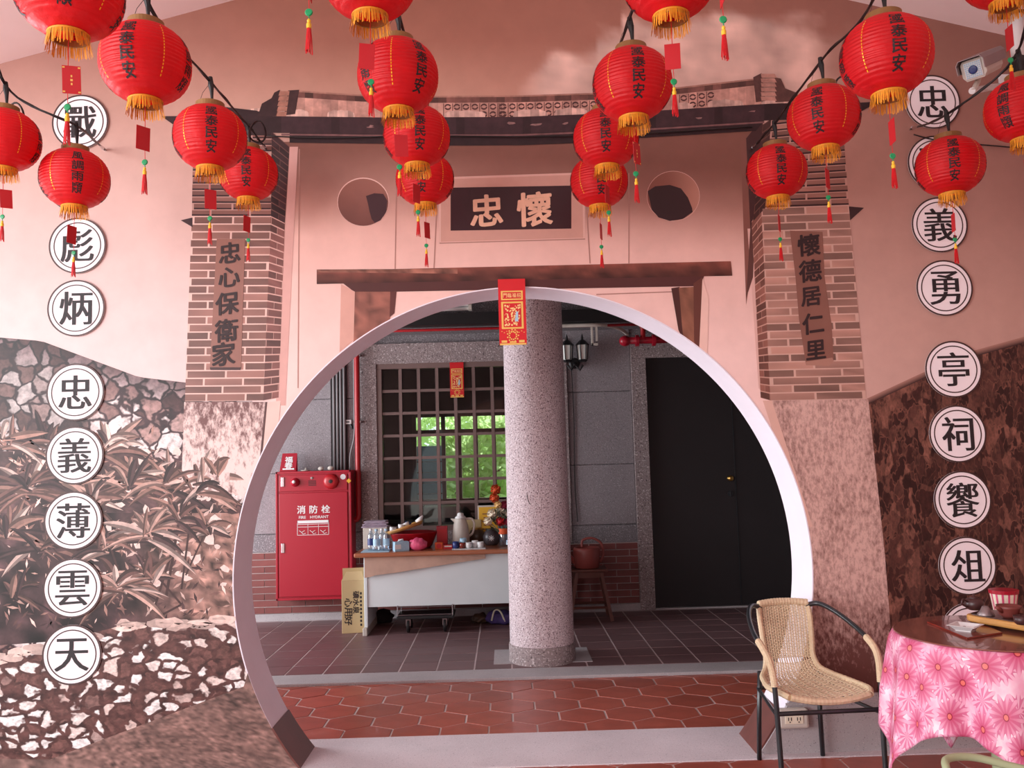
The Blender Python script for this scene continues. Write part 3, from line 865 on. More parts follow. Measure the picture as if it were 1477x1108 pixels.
# lintel beam and posts
lb = PR(8)
WD = (106, 54, 44)
def wood(u, v, x, y): return mb_(WD, .72 + .55 * (1 - v) + .4 * mn.noise(Vector((x / 22, y / 4, 5))))
lb.quad((495, 409), (1016, 397), (1010, 413), (512, 422), (84, 42, 40), 10)
lb.quad((457, 391), (1054, 377), (1056, 398), (457, 410), wood, 7, 1)
lb.quad((457, 389), (660, 388), (660, 395), (457, 393), lambda u, v, x, y: mb_((176, 108, 88), .8 + .5 * mn.noise(Vector((x / 14, y / 3, 2)))), 7, 2)
lb.quad((492, 410), (512, 421), (511, 490), (490, 508), (214, 156, 140), 10)
lb.quad((512, 421), (563, 421), (563, 470), (510, 500), lambda u, v, x, y: mb_((158, 92, 76), .9 + .4 * mn.noise(Vector((x / 12, y / 12, 1)))), 8)
lb.quad((563, 421), (572, 421), (569, 452), (562, 458), (98, 48, 44), 10, 1)
lb.quad((968, 416), (980, 414), (986, 486), (980, 486), (78, 38, 34), 10, 1)
lb.quad((979, 415), (1002, 414), (1003, 500), (985, 487), lambda u, v, x, y: mb_((158, 96, 72), .85 + .4 * mn.noise(Vector((x / 4, y / 30, 1)))), 7, 1)
lb.quad((1000, 409), (1013, 400), (1008, 510), (1001, 500), (104, 54, 44), 10, 2)
lb.quad((1013, 402), (1022, 430), (1020, 520), (1007, 512), (236, 190, 176), 10, 1)
lb.build('printed_lintel', M['print'], wall)

# roof ridge, lattice band, stones, eaves beam
rf = PR(10)
DK = (48, 26, 30)
TOP = [(430, 131), (520, 137), (620, 139), (750, 138), (870, 134), (980, 126), (1095, 113)]
def ty(x):
    if x <= 430: return 131
    for a, b in zip(TOP, TOP[1:]):
        if x <= b[0]: return a[1] + (b[1] - a[1]) * (x - a[0]) / (b[0] - a[0])
    return 113
BT = [(235, 168), (300, 158), (390, 168), (560, 170), (750, 169), (900, 163), (1110, 150), (1262, 146)]
def by(x):
    for a, b in zip(BT, BT[1:]):
        if x <= b[0]: return a[1] + (b[1] - a[1]) * (x - a[0]) / (b[0] - a[0])
    return 146
x = 428
while x < 1096:
    x2 = min(x + 12, 1098)
    rf.add([(x, ty(x)), (x2, ty(x2)), (x2, by(x2)), (x, by(x))], mb_((196, 140, 124), .9 + .2 * random.random()))
    rf.add([(x, ty(x) + 1), (x2, ty(x2) + 1), (x2, ty(x2) + 10), (x, ty(x) + 10)], mb_((110, 66, 58), .7 + .5 * random.random()), 1)
    rf.add([(x, ty(x)), (x2, ty(x2)), (x2, ty(x2) + 2.2), (x, ty(x) + 2.2)], (170, 116, 100), 2)
    x = x2
# lattice arcs
for x0, x1 in ((640, 720), (720, 860), (980, 1025)):
    x = x0
    while x < x1:
        y0 = ty(x) + 11
        for dx, dy in ((0, 0), (0, 11)):
            cx_, cy_ = x + 6, y0 + dy + 5
            for a0 in (0, PI):
                pts = []
                for k in range(6):
                    a = a0 + PI * .9 * k / 5; pts.append((cx_ + 5.0 * math.cos(a), cy_ + 4.6 * math.sin(a)))
                for k in range(5, -1, -1):
                    a = a0 + PI * .9 * k / 5; pts.append((cx_ + 3.0 * math.cos(a), cy_ + 2.2 * math.sin(a)))
                for k in range(5):
                    rf.add([pts[k], pts[k + 1], pts[10 - k], pts[11 - k]], (84, 46, 44), 3)
        hl((x, y0), (x, y0 + 20), 1.2, (100, 60, 54), rf, 3)
        x += 13
# pale stones on the beam
for sx_, ex_ in ((404, 446), (472, 512), (560, 600), (640, 700), (740, 790), (800, 850), (968, 1000), (1020, 1072), (1100, 1140), (352, 392)):
    n_ = 12; c0 = (sx_ + ex_) / 2; hh = 9
    pts = [(c0 + (ex_ - sx_) / 2 * math.cos(PI * k / n_), by(c0) - 1 - hh * (math.sin(PI * k / n_) ** .5) * random.uniform(.85, 1.1)) for k in range(n_ + 1)]
    for k in range(n_):
        rf.add([pts[k], pts[k + 1], (pts[k + 1][0], by(c0) + 1), (pts[k][0], by(c0) + 1)], mb_((226, 178, 162), random.uniform(.75, 1.05)), 4)
# dark beam
x = 262
while x < 1226:
    x2 = x + 12
    bot = lambda q: by(q) + (38 if 418 < q < 1095 else 24) + (3 if 600 < q < 900 else 0)
    rf.add([(x, by(x)), (x2, by(x2)), (x2, bot(x2 - 1)), (x, bot(x + 1))], DK, 5)
    if 395 < x < 1100:
        rf.add([(x, by(x) + 25), (x2, by(x2) + 25), (x2, by(x2) + 27.5), (x, by(x) + 27.5)], (128, 84, 84), 6)
        rf.add([(x, by(x)), (x2, by(x2)), (x2, by(x2) + 24), (x, by(x) + 24)], (62, 36, 42), 5.5)
    x = x2
for k in range(16):
    x = random.uniform(400, 1090); blot(rf, x, by(x) + random.uniform(8, 20), random.uniform(3, 9), random.uniform(.8, 2), (150, 108, 104), 7, 7, .5)
# left and right eave tips, ridge ends
rf.add([(233, 168), (258, 168), (268, 158), (300, 152), (370, 160), (392, 168), (392, 196), (270, 194)], DK, 4.5)
rf.add([(1210, 150), (1268, 147), (1240, 162), (1215, 182), (1180, 182), (1180, 150)], DK, 4.5)
rf.add([(372, 168), (378, 150), (392, 142), (396, 134), (404, 130), (404, 150), (398, 168)], (56, 32, 34), 6)
for k in range(5):
    y0 = 132 + k * 7.4
    rf.add([(404 - k * .8, y0), (418 - k, y0), (417 - k, y0 + 6.6), (402 - k * .8, y0 + 6.6)], (172, 112, 92), 7)
rf.quad((416, 131), (432, 130), (426, 165), (410, 167), (64, 38, 38), 12, 6)
rf.quad((1086, 112), (1098, 106), (1104, 146), (1090, 148), (90, 54, 50), 12, 6)
for k in range(6):
    y0 = 107 + k * 6.6
    rf.add([(1097, y0), (1117, y0), (1120, y0 + 5.8), (1098, y0 + 5.8)], (186, 128, 112), 7)
rf.add([(1117, 112), (1126, 114), (1132, 128), (1148, 134), (1156, 146), (1118, 148)], (96, 58, 52), 6)
rf.build('printed_roof', M['printgrain'], wall)

# brick piers
MOR_L, BR_L = (224, 182, 170), (134, 90, 80)
def brick_face(pr, tl, tr, br, bl, rows, cols, mor, brc, gap=.12, shade=1., dark=False):
    pr.quad(tl, tr, br, bl, mb_(mor, shade), 30)
    def pt(u, v): return tuple((tl[k] * (1 - u) + tr[k] * u) * (1 - v) + (bl[k] * (1 - u) + br[k] * u) * v for k in (0, 1))
    for r in range(rows):
        off = (.5 if r % 2 else 0) + random.uniform(-.06, .06)
        c = -1
        while c < cols + 1:
            u0, u1 = (c + off) / cols, (c + off + 1) / cols; c += 1
            u0, u1 = max(0, u0 + .012), min(1, u1 - .012)
            if u1 - u0 < .03: continue
            v0, v1 = (r + gap) / rows, (r + 1 - gap * .4) / rows
            k = random.uniform(.78, 1.22) * shade
            m_, mm = (u0 + u1) / 2, .04 * random.random()
            cc = [mb_(brc, k * random.uniform(.9, 1.12)) for _ in range(4)]
            pr.add([pt(u0, v0), pt(u1, v0), pt(u1, v1), pt(u0, v1)], cc, 2)
            if dark: pr.add([pt(u0, v0 + (v1 - v0) * .68), pt(u1, v0 + (v1 - v0) * .72), pt(u1, v1), pt(u0, v1)], (58, 32, 32), 3)
bp = PR(6)
brick_face(bp, (279, 182), (392, 182), (391, 312), (277, 312), 14, 2, (206, 152, 140), (138, 88, 78), .1, .92, True)
brick_face(bp, (392, 190), (418, 212), (411, 322), (391, 312), 12, 1, (120, 76, 70), (66, 38, 40), .12, .9)
brick_face(bp, (277, 312), (391, 312), (380, 578), (267, 579), 24, 2, MOR_L, BR_L)
brick_face(bp, (391, 312), (411, 322), (402, 574), (380, 578), 24, 1, (206, 154, 142), (112, 66, 60))
bp.add([(261, 318), (278, 314), (278, 328)], (60, 36, 40), 4)
MOR_R, BR_R = (208, 162, 146), (158, 112, 98)
brick_face(bp, (1112, 172), (1214, 160), (1224, 296), (1104, 300), 14, 2, (206, 152, 136), (158, 106, 92), .1, .95, True)
brick_face(bp, (1100, 180), (1112, 172), (1104, 300), (1086, 320), 12, 1, (122, 76, 66), (84, 48, 44), .12, .9)
brick_face(bp, (1098, 300), (1224, 296), (1249, 575), (1111, 578), 25, 2, MOR_R, BR_R)
brick_face(bp, (1084, 320), (1098, 300), (1111, 578), (1097, 574), 25, 1, (196, 142, 126), (126, 76, 64))
bp.add([(1224, 298), (1246, 300), (1226, 318)], (60, 34, 36), 4)
bp.build('printed_brick_piers', M['print'], wall)
pq = PR(11)
pq.quad((313, 345), (354, 345), (348, 532), (303, 532), (148, 96, 82), 20)
pq.quad((303, 530), (348, 530), (347, 534), (304, 534), (70, 40, 40), 20, 1)
pq.add([(1139, 333), (1186, 335), (1189, 400), (1199, 470), (1202, 520), (1195, 527), (1162, 526), (1152, 460), (1147, 400)], (140, 88, 74))
pq.add([(1162, 522), (1200, 516), (1202, 521), (1195, 528), (1162, 527)], (176, 122, 104), 1)
pq.build('printed_plaques', M['print'], wall)
wall_text([('忠', 332, 365, 30), ('心', 331, 400, 30), ('保', 328, 438, 33), ('衛', 327, 477, 33), ('家', 323, 511, 33)], 'brush', 'printed_lettering', M['inkbrown'], 14, .02, shear=.1)
wall_text([('懷', 1166, 354, 32), ('德', 1168, 391, 32), ('居', 1169, 428, 28), ('仁', 1172, 467, 30), ('里', 1176, 505, 28)], 'brush', 'printed_lettering', M['inkbrown'], 14, .02, shear=.1)

# weathered lower piers
wl = PR(7)
wl.quad((266, 580), (386, 580), (374, 720), (262, 700), (255, 255, 255), 12)
wl.build('printed_weathered_pier', M['pr_weather_left'], wall)
wl2 = PR(8); wl2.quad((384, 581), (405, 578), (400, 640), (378, 660), (232, 190, 178), 10); wl2.quad((383, 580), (386, 580), (378, 665), (375, 660), (90, 52, 50), 10, 1)
wl2.quad((1100, 578), (1113, 578), (1172, 760), (1160, 760), (222, 172, 156), 10); wl2.build('printed_pier_edge', M['print'], wall)
wr = PR(7)
wr.quad((1112, 578), (1252, 576), (1276, 800), (1112, 800), (255, 255, 255), 12)
wr.quad((1112, 800), (1276, 800), (1284, 905), (1112, 905), (255, 255, 255), 12)
wr.quad((1112, 905), (1284, 905), (1262, 1003), (1112, 1003), (255, 255, 255), 12)
wr.build('printed_weathered_pier', M['pr_weather_right'], wall)

# left: old stone wall behind plants
sl = PR(3)
TL = [(-260, 470), (0, 489), (60, 494), (130, 520), (200, 546), (268, 554)]
x = -260
def tly(x):
    for a, b in zip(TL, TL[1:]):
        if x <= b[0]: return a[1] + (b[1] - a[1]) * (x - a[0]) / (b[0] - a[0])
    return 555
while x < 360:
    x2 = x + 12; t0, t1 = tly(x) - 2, tly(x2) - 2
    for j in range(36):
        v0, v1 = j / 36, (j + 1) / 36
        ya, yb = t0 + (1104 - t0) * v0, t0 + (1104 - t0) * v1; yc, yd = t1 + (1104 - t1) * v0, t1 + (1104 - t1) * v1
        def sc(xx, yy):
            d = yy - tly(xx)
            c = 1.0
            if xx < 130 and yy < 640: c = .72
            return lerp((120, 100, 104), mb_((255, 255, 255), c), d / 50)
        sl.add([(x, ya), (x2, yc), (x2, yd), (x, yb)], [sc(x, ya), sc(x2, yc), sc(x2, yd), sc(x, yb)])
    x = x2
sl.build('printed_stone_wall', M['pr_stone_left'], wall)
# foliage bed
fo = PR(4)
fcols = [(66, 42, 44), (86, 58, 58), (110, 74, 68), (140, 98, 88), (168, 122, 108), (196, 152, 138), (226, 190, 178)]
fo.quad((-260, 640), (230, 660), (342, 740), (-260, 740), lambda u, v, x, y: mb_((96, 66, 66), .8 + .9 * mn.noise(Vector((x / 26, y / 26, 1)))), 9)
fo.quad((-260, 740), (345, 740), (352, 905), (-260, 950), lambda u, v, x, y: lerp(mb_((78, 52, 54), .8 + 1.0 * mn.noise(Vector((x / 30, y / 26, 1)))), mb_((170, 124, 110), .9 + .8 * mn.noise(Vector((x / 12, y / 12, 4)))), (x - 170) / 130), 7)
for _ in range(900):
    x, y = random.uniform(-60, 345), random.uniform(620, 905)
    if y < 660 and x > 230: continue
    d = random.uniform(3, 10); c = random.choice(fcols)
    a = random.uniform(0, PI)
    dx, dy = d * math.cos(a), d * math.sin(a)
    fo.add([(x - dx, y - dy), (x + dy * .25, y - dx * .25), (x + dx, y + dy), (x - dy * .25, y + dx * .25)], mb_(c, random.uniform(.8, 1.1)), 1)
for k in range(50):      # pale chinks of the wall behind
    x, y = random.uniform(150, 330), random.uniform(640, 860)
    blot(fo, x, y, random.uniform(3, 9), random.uniform(3, 9), (236, 206, 196), 2, 7, .5)
for a, b, wd in (((262, 730), (240, 860), 4), ((276, 740), (262, 850), 3), ((250, 790), (222, 880), 3.5), ((300, 760), (268, 830), 2.5), ((200, 800), (262, 872), 3), ((262, 872), (232, 888), 3), ((150, 760), (180, 850), 3)):
    hl(a, b, wd, (70, 44, 42), fo, 3)
def frond(cx, cy, ang, L, wd, droop, col, lift):
    ps = []; n = 7
    for k in range(n + 1):
        t = k / n; x = cx + L * t * math.cos(ang); y = cy - L * t * math.sin(ang) + droop * t * t * L
        ps.append(Vector((x, y)))
    lf, rt = [], []
    for k in range(n + 1):
        d = (ps[min(n, k + 1)] - ps[max(0, k - 1)]).normalized(); nr = Vector((-d.y, d.x)); w_ = wd * math.sin(PI * (.08 + .92 * k / n)) ** .8
        lf.append(ps[k] + nr * w_); rt.append(ps[k] - nr * w_)
    c2 = mb_(col, .62)
    for k in range(n):
        fo.add([lf[k], lf[k + 1], ps[k + 1], ps[k]], [col] * 4, lift); fo.add([ps[k], ps[k + 1], rt[k + 1], rt[k]], [c2] * 4, lift)
CL = [(40, 705, 90, 26), (10, 640, 80, 18), (70, 640, 60, 16), (150, 650, 72, 24), (185, 700, 80, 26), (285, 706, 72, 30), (310, 690, 60, 22), (240, 700, 66, 22), (215, 775, 82, 26), (150, 790, 70, 20), (300, 765, 46, 14),
      (175, 850, 70, 22), (215, 835, 60, 18), (10, 770, 90, 20), (60, 790, 84, 16), (130, 720, 70, 18), (255, 745, 60, 20), (20, 860, 60, 10)]
for i, (cx_, cy_, L, n_) in enumerate(CL):
    for k in range(n_):
        a = random.uniform(-.35, PI + .35); c = random.choice(fcols[1:6] if cx_ > 120 else fcols[:5])
        if random.random() < .15: c = fcols[6]
        frond(cx_ + random.uniform(-8, 8), cy_ + random.uniform(-8, 8), a, L * random.uniform(.6, 1.05), random.uniform(2.6, 5.5), random.uniform(.15, .7), mb_(c, random.uniform(.85, 1.1)), 4 + (i * 31 + k) % 9)
fo.build('printed_foliage', M['printgrain'], wall)
# low rubble wall, and the path in front of it
ru = PR(9)
def rt_(x): return 948 - .26 * x if x < 170 else 904 - (x - 170) * .05
def rb_(x): return 1104 if x < 150 else 1104 - (x - 150) * .56
x = -264
while x < 400:
    x2 = x + 12
    for j in range(12):
        v0, v1 = j / 12, (j + 1) / 12
        f_ = lambda xx, vv: (xx, rt_(xx) + (rb_(xx) - rt_(xx)) * vv)
        ru.add([f_(x, v0), f_(x2, v0), f_(x2, v1), f_(x, v1)], (255, 255, 255))
    x = x2
ru.build('printed_rubble_wall', M['pr_rubble'], wall)
pa = PR(11)
def pcol(u, v, x, y): return mb_((146, 108, 98), .88 + .5 * mn.noise(Vector((x / 7, y / 5, 3))) + .25 * mn.noise(Vector((x / 40, y / 20, 1))))
pa.quad((60, 1100), (352, 990), (452, 1106), (60, 1120), pcol, 5)
pa.quad((352, 990), (362, 955), (460, 1106), (452, 1106), pcol, 5)
pa.quad((-260, 1092), (150, 1096), (150, 1112), (-260, 1130), pcol, 8)
for _ in range(40):      # capping stones of the low wall
    x = random.uniform(-40, 330); y = rt_(x) + random.uniform(-3, 6)
    blot(pa, x, y, random.uniform(10, 22), random.uniform(4, 8), mb_((226, 192, 180), random.uniform(.75, 1.08)), 2, 10, .2)
pa.build('printed_path', M['printgrain'], wall)

# right: dark stone wall
sr = PR(3)
TR = [(1244, 580), (1330, 540), (1404, 508), (1480, 487), (1700, 440)]
def try_(x):
    for a, b in zip(TR, TR[1:]):
        if x <= b[0]: return a[1] + (b[1] - a[1]) * (x - a[0]) / (b[0] - a[0])
    return 440
x = 1244
while x < 1700:
    x2 = x + 12; t0, t1 = try_(x), try_(x2)
    for j in range(28):
        v0, v1 = j / 28, (j + 1) / 28
        sr.add([(x, t0 + (1010 - t0) * v0), (x2, t1 + (1010 - t1) * v0), (x2, t1 + (1010 - t1) * v1), (x, t0 + (1010 - t0) * v1)], (255, 255, 255))
    x = x2
sr.build('printed_dark_stone_wall', M['pr_stone_right'], wall)
sr2 = PR(4); x = 1250
while x < 1690:
    sr2.add([(x, try_(x) - 2), (x + 12, try_(x + 12) - 2), (x + 12, try_(x + 12) + 7), (x, try_(x) + 7)], [(176, 122, 108)] * 2 + [(44, 22, 22)] * 2); x += 12
sr2.build('printed_wall_capping', M['print'], wall)

# round discs with one character each --------------------------------------
def disc(ch, px_, py_, r_px, label, group):
    p = at(px_, py_, WY); r = r_px * WY / F
    t = thing('round_sign', label, 'sign', (p.x, WY - .0065, p.z), group=group)
    R90 = Matrix.Rotation(PI / 2, 3, 'X')
    MB().lathe([(r * .985, 0), (r, .002), (r * .985, .004)], 56, (0, 0, 0), True, R90).build('plate', M['signwhite'], t)
    ring = MB()
    for ra, rb in ((r * .945, r * 1.0), (r * .795, r * .835)):
        ring.lathe([(ra, .0042), (ra, .005), (rb, .005), (rb, .0042)], 56, (0, 0, 0), False, R90)
    ring.build('ring', M['signrim'], t)
    g = MB(); k = r * 1.16
    put_glyph(g, ch, 'ming', lambda u, v, c: (u * k * .96, -.0056 - c * .00004, v * k * 1.02), .0)
    g.build('character', M['ink'], t)
LD = [('戰', 117, 177, 'white disc with character 戰, topmost of the left column'), ('功', 110, 265, 'white disc mostly hidden behind the lantern below the topmost left disc'),
      ('彪', 113, 355, 'white disc with character 彪, red lantern card hanging across it'), ('炳', 111, 445, 'white disc with character 炳, above the old stone wall on the left'),
      ('忠', 110, 566, 'white disc with character 忠 on the printed stone wall at left'), ('義', 109, 657, 'white disc with character 義 among printed leaves, left column'),
      ('薄', 107, 751, 'white disc with character 薄 among printed leaves at left'), ('雲', 106, 848, 'white disc with character 雲, second lowest of the left column'),
      ('天', 105, 944, 'white disc with character 天, lowest of the left column')]
for c, x, y, l in LD: disc(c, x, y, 41.5, l, 'round character signs on the left of the gate')
RD = [('忠', 1344, 148, 'white disc with character 忠 beside the security camera, top of right column'), ('烈', 1348, 236, 'white disc half hidden behind a lantern, second from the top at right'),
      ('義', 1354, 325, 'white disc with character 義 on the plain brown part at right'), ('勇', 1361, 416, 'white disc with character 勇 above the printed dark wall'),
      ('亭', 1374, 533, 'white disc with character 亭 on the slanting top of the dark wall'), ('祠', 1380, 626, 'white disc with character 祠 on the printed dark stone wall'),
      ('饗', 1387, 721, 'white disc with the many-stroked character 饗 at right'), ('俎', 1394, 816, 'white disc with character 俎 just above the tea table'),
      ('豆', 1398, 912, 'lowest right disc, cut off by the tea table edge')]
for c, x, y, l in RD: disc(c, x, y, 41.5, l, 'round character signs on the right of the gate')
#%%OBJ
# ------------------------------------------------------------------ lanterns
LR, LH = .14, .122
def prof_r(z):
    t = min(1, abs(z) / (LH * 1.06)); return LR * (1 - t ** 2.25) ** .5
def lantern_meshes():
    K = {}
    m = MB(); rings, seg = 76, 56; b0 = 0
    for i in range(rings + 1):
        z = -LH + 2 * LH * i / rings
        r = prof_r(z) + .0019 * math.cos(2 * PI * 19 * i / rings)
        for k in range(seg):
            a = 2 * PI * k / seg; m.v.append((r * math.cos(a), r * math.sin(a), z))
    for i in range(rings):
        for k in range(seg):
            k2 = (k + 1) % seg; m.face((i * seg + k, i * seg + k2, (i + 1) * seg + k2, (i + 1) * seg + k))
    K['shade'] = m.mesh('shade', M['lantern'], smooth=True)
    m = MB().lathe([(.052, LH - .004), (.056, LH - .002), (.056, LH + .018), (.052, LH + .020), (.050, LH + .016), (.050, LH - .004)], 32, cap=False)
    K['top_collar'] = m.mesh('top_collar', M['collar'], smooth=False)
    m = MB().lathe([(.050, -LH + .004), (.052, -LH), (.052, -LH - .014), (.047, -LH - .014), (.047, -LH + .004)], 32, cap=False)
    K['bottom_collar'] = m.mesh('bottom_collar', M['collar'])
    m = MB(); rnd = random.Random(3)
    for k in range(110):
        a = 2 * PI * k / 110 + rnd.uniform(-.02, .02); r0 = .0525; r1 = .056 + rnd.uniform(-.004, .007); L = .046 + rnd.uniform(-.008, .006); w_ = .0017
        t = Vector((-math.sin(a), math.cos(a), 0)); c = Vector((math.cos(a), math.sin(a), 0)); a2 = rnd.uniform(-.08, .08)
        t1 = c * r1 + t * (r1 * a2)
        m.poly([c * r0 + t * w_ + Vector((0, 0, -LH - .002)), c * r0 - t * w_ + Vector((0, 0, -LH - .002)), t1 - t * w_ * .7 + Vector((0, 0, -LH - L)), t1 + t * w_ * .7 + Vector((0, 0, -LH - L))])
    m.lathe([(.0535, -LH - .001), (.0545, -LH - .003), (.0535, -LH - .006)], 32, cap=False)
    K['fringe'] = m.mesh('fringe', M['fringe'])
    for ci in range(4):
        m = MB()
        txt = '國泰民安' if ci % 2 == 0 else '風調雨順'
        for k, ch in enumerate(txt):
            zc = .066 - k * .0465; s = .038
            def fn(u, v, c, ci=ci, zc=zc, s=s):
                z = zc + v * s * 1.08; r = prof_r(z) + .0022 + c * .00003; a = ci * PI / 2 + u * s / LR * 1.2
                # local frame: text column 0 faces -Y
                return (r * math.sin(a), -r * math.cos(a), z)
            put_glyph(m, ch, 'lan', fn, .012)
        K['lettering%d' % ci] = m.mesh('lettering', M['ink'])
    for ci in range(4):
        m = MB()
        a = ci * PI / 2 + PI / 4
        for k in range(17):
            z0 = .088 - k * .0102; z1 = z0 - .0062; w_ = .0015
            for dz in (0,):
                ps = []
                for z, sgn in ((z0, -1), (z0, 1), (z1, 1), (z1, -1)):
                    r = prof_r(z) + .0026; aa = a + sgn * w_ / r; ps.append((r * math.sin(aa), -r * math.cos(aa), z))
                m.poly(ps)
        K['seam_stitches%d' % ci] = m.mesh('seam_stitches', M['goldline'])
    z0 = -LH
    K['cord'] = MB().tube([(0, 0, LH * .9), (0, 0, z0 - .09)], .0012, 5).tube([(0, 0, z0 - .165), (.001, 0, z0 - .20)], .001, 5).mesh('cord', M['redtassel'])
    K['card'] = MB().box((0, 0, z0 - .128), (.046, .0012, .078)).mesh('card', M['redpaper'])
    m = MB()
    for zz in (-.100, -.157):
        m.lathe([(.0045, -.0009), (.0095, -.0009)], 14, (0, 0, z0 + zz), False, Matrix.Rotation(PI / 2, 3, 'X'))
    for sx in (-.019, .019):
        for zz in (-.094, -.162): m.box((sx, -.0009, z0 + zz), (.006, .0004, .004))
    for k in range(3): m.box((0, -.0009, z0 - .118 - k * .011), (.004 + .002 * (k % 2), .0004, .006))
    K['gold_print'] = m.mesh('gold_print', M['gold'])
    K['bead'] = MB().lathe([(.0001, -.0035), (.008, -.003), (.010, 0), (.008, .003), (.0001, .0035)], 14, (0, 0, z0 - .205), False, Matrix.Rotation(PI / 2, 3, 'X')).tube([(0, 0, z0 - .213), (.001, 0, z0 - .222)], .0016, 5).mesh('bead', M['green'])
    K['knot'] = MB().lathe([(.0025, -.222), (.005, -.226), (.004, -.231), (.0065, -.236), (.006, -.246)], 10, (0, 0, z0), True).mesh('knot', M['yellow'])
    m = MB(); rnd = random.Random(5)
    for k in range(16):
        a = 2 * PI * k / 16; m.tube([(.004 * math.cos(a), .004 * math.sin(a), z0 - .246), (.0065 * math.cos(a), .0065 * math.sin(a), z0 - .27), (.007 * math.cos(a) + rnd.uniform(-.002, .002), .007 * math.sin(a), z0 - .30 - rnd.uniform(0, .012))], .0012, 4)
    K['tassel'] = m.mesh('tassel', M['redtassel'])
    return K
LK = lantern_meshes()
# (px, py, radius px, text offset angle deg, card yaw deg, printed card, label)
LN = [
 ('A', 100, -13, 77, 84, 20, True, 'big red lantern at top left, cut by the frame, gold-printed card below'),
 ('B', 210, 92, 64.5, -23, 50, False, 'red lantern in the upper left, card over the plain mural beside the top left disc'),
 ('C', 303, 199, 52, 2, 35, False, 'red lantern in front of the left eave tip of the printed roof'),
 ('D', 358, 251, 42.5, -4, 62, False, 'small red lantern at the wall end of the left string, over the left brick pier'),
 ('E', 108, 258, 47.5, 94, 65, False, 'small red lantern over the second left disc, characters 風調雨順 in front'),
 ('F', 6, 202, 49.5, -20, 40, False, 'red lantern half out of the frame at the left edge'),
 ('G', 533, -35, 71, -60, 10, False, 'big red lantern at the top centre left, only its lower part in view'),
 ('H', 574, 110, 59.5, 36, 15, False, 'largest whole lantern left of centre, a plain red card hanging before it'),
 ('I', 601, 197, 49, 6, 55, False, 'middle lantern of the overlapping centre left string'),
 ('J', 613, 259, 42.5, -8, 60, False, 'lowest, smallest lantern of the centre left string, beside the dark name board'),
 ('K', 965, -35, 71, 80, -12, False, 'big red lantern at the top centre right, only its lower part in view'),
 ('L', 912, 122, 58.5, 10, 50, True, 'largest whole lantern right of centre, against the printed cloud'),
 ('M', 874, 200, 48, 0, 60, False, 'middle lantern of the overlapping centre right string'),
 ('N', 864, 262, 42, 5, 70, False, 'lowest, smallest lantern of the centre right string, right of the name board'),
 ('O', 1278, 82, 65.5, 17, 88, False, 'big whole lantern in the upper right, partly covering the top right disc'),
 ('P', 1188, 170, 52, -9, 50, False, 'red lantern in front of the right brick pier, middle of its string'),
 ('Q', 1120, 248, 43.5, 10, 60, False, 'small red lantern at the wall end of the string by the right brick pier'),
 ('R', 1370, 240, 47.5, 8, 80, False, 'small red lantern covering the second right disc'),
 ('S', 1475, 158, 52, -118, 30, False, 'red lantern cut by the right edge of the frame, below the camera pipe'),
 ('T', 1447, -46, 62, 20, 88, False, 'lantern above the frame at top right, its fringe and tassel in view'),
 ('U', 444, -165, 86, 10, 88, False, 'lantern above the frame at upper left, only its red tassel tip in view'),
 ('V', 1034, -150, 84, 10, 88, False, 'lantern above the frame right of centre, green bead and tassel in view')]
POS = {}
for (key, px_, py_, rp, ta, cy, pr_, lab) in LN:
    Y = F * LR / rp
    p = at(px_, py_, Y)
    POS[key] = p
    t = thing('paper_lantern', lab, 'lantern', p, 0, 'red paper lanterns hung on black cables')
    view = math.atan2(p.x, p.y)
    for nm, me in LK.items():
        if nm == 'gold_print' and not pr_: continue
        if nm == 'gold_print': continue
        o = bpy.data.objects.new(nm.rstrip('0123'), me); COL.objects.link(o); o.parent = t
        if nm == 'shade' or nm[-1] in '0123': o.rotation_euler = (0, 0, -view + math.radians(ta))
        if nm == 'card':
            o.rotation_euler = (0, math.radians(random.uniform(-3, 3)), math.radians(cy))
            if pr_:
                g = bpy.data.objects.new('gold_print', LK['gold_print']); COL.objects.link(g); g.parent = o
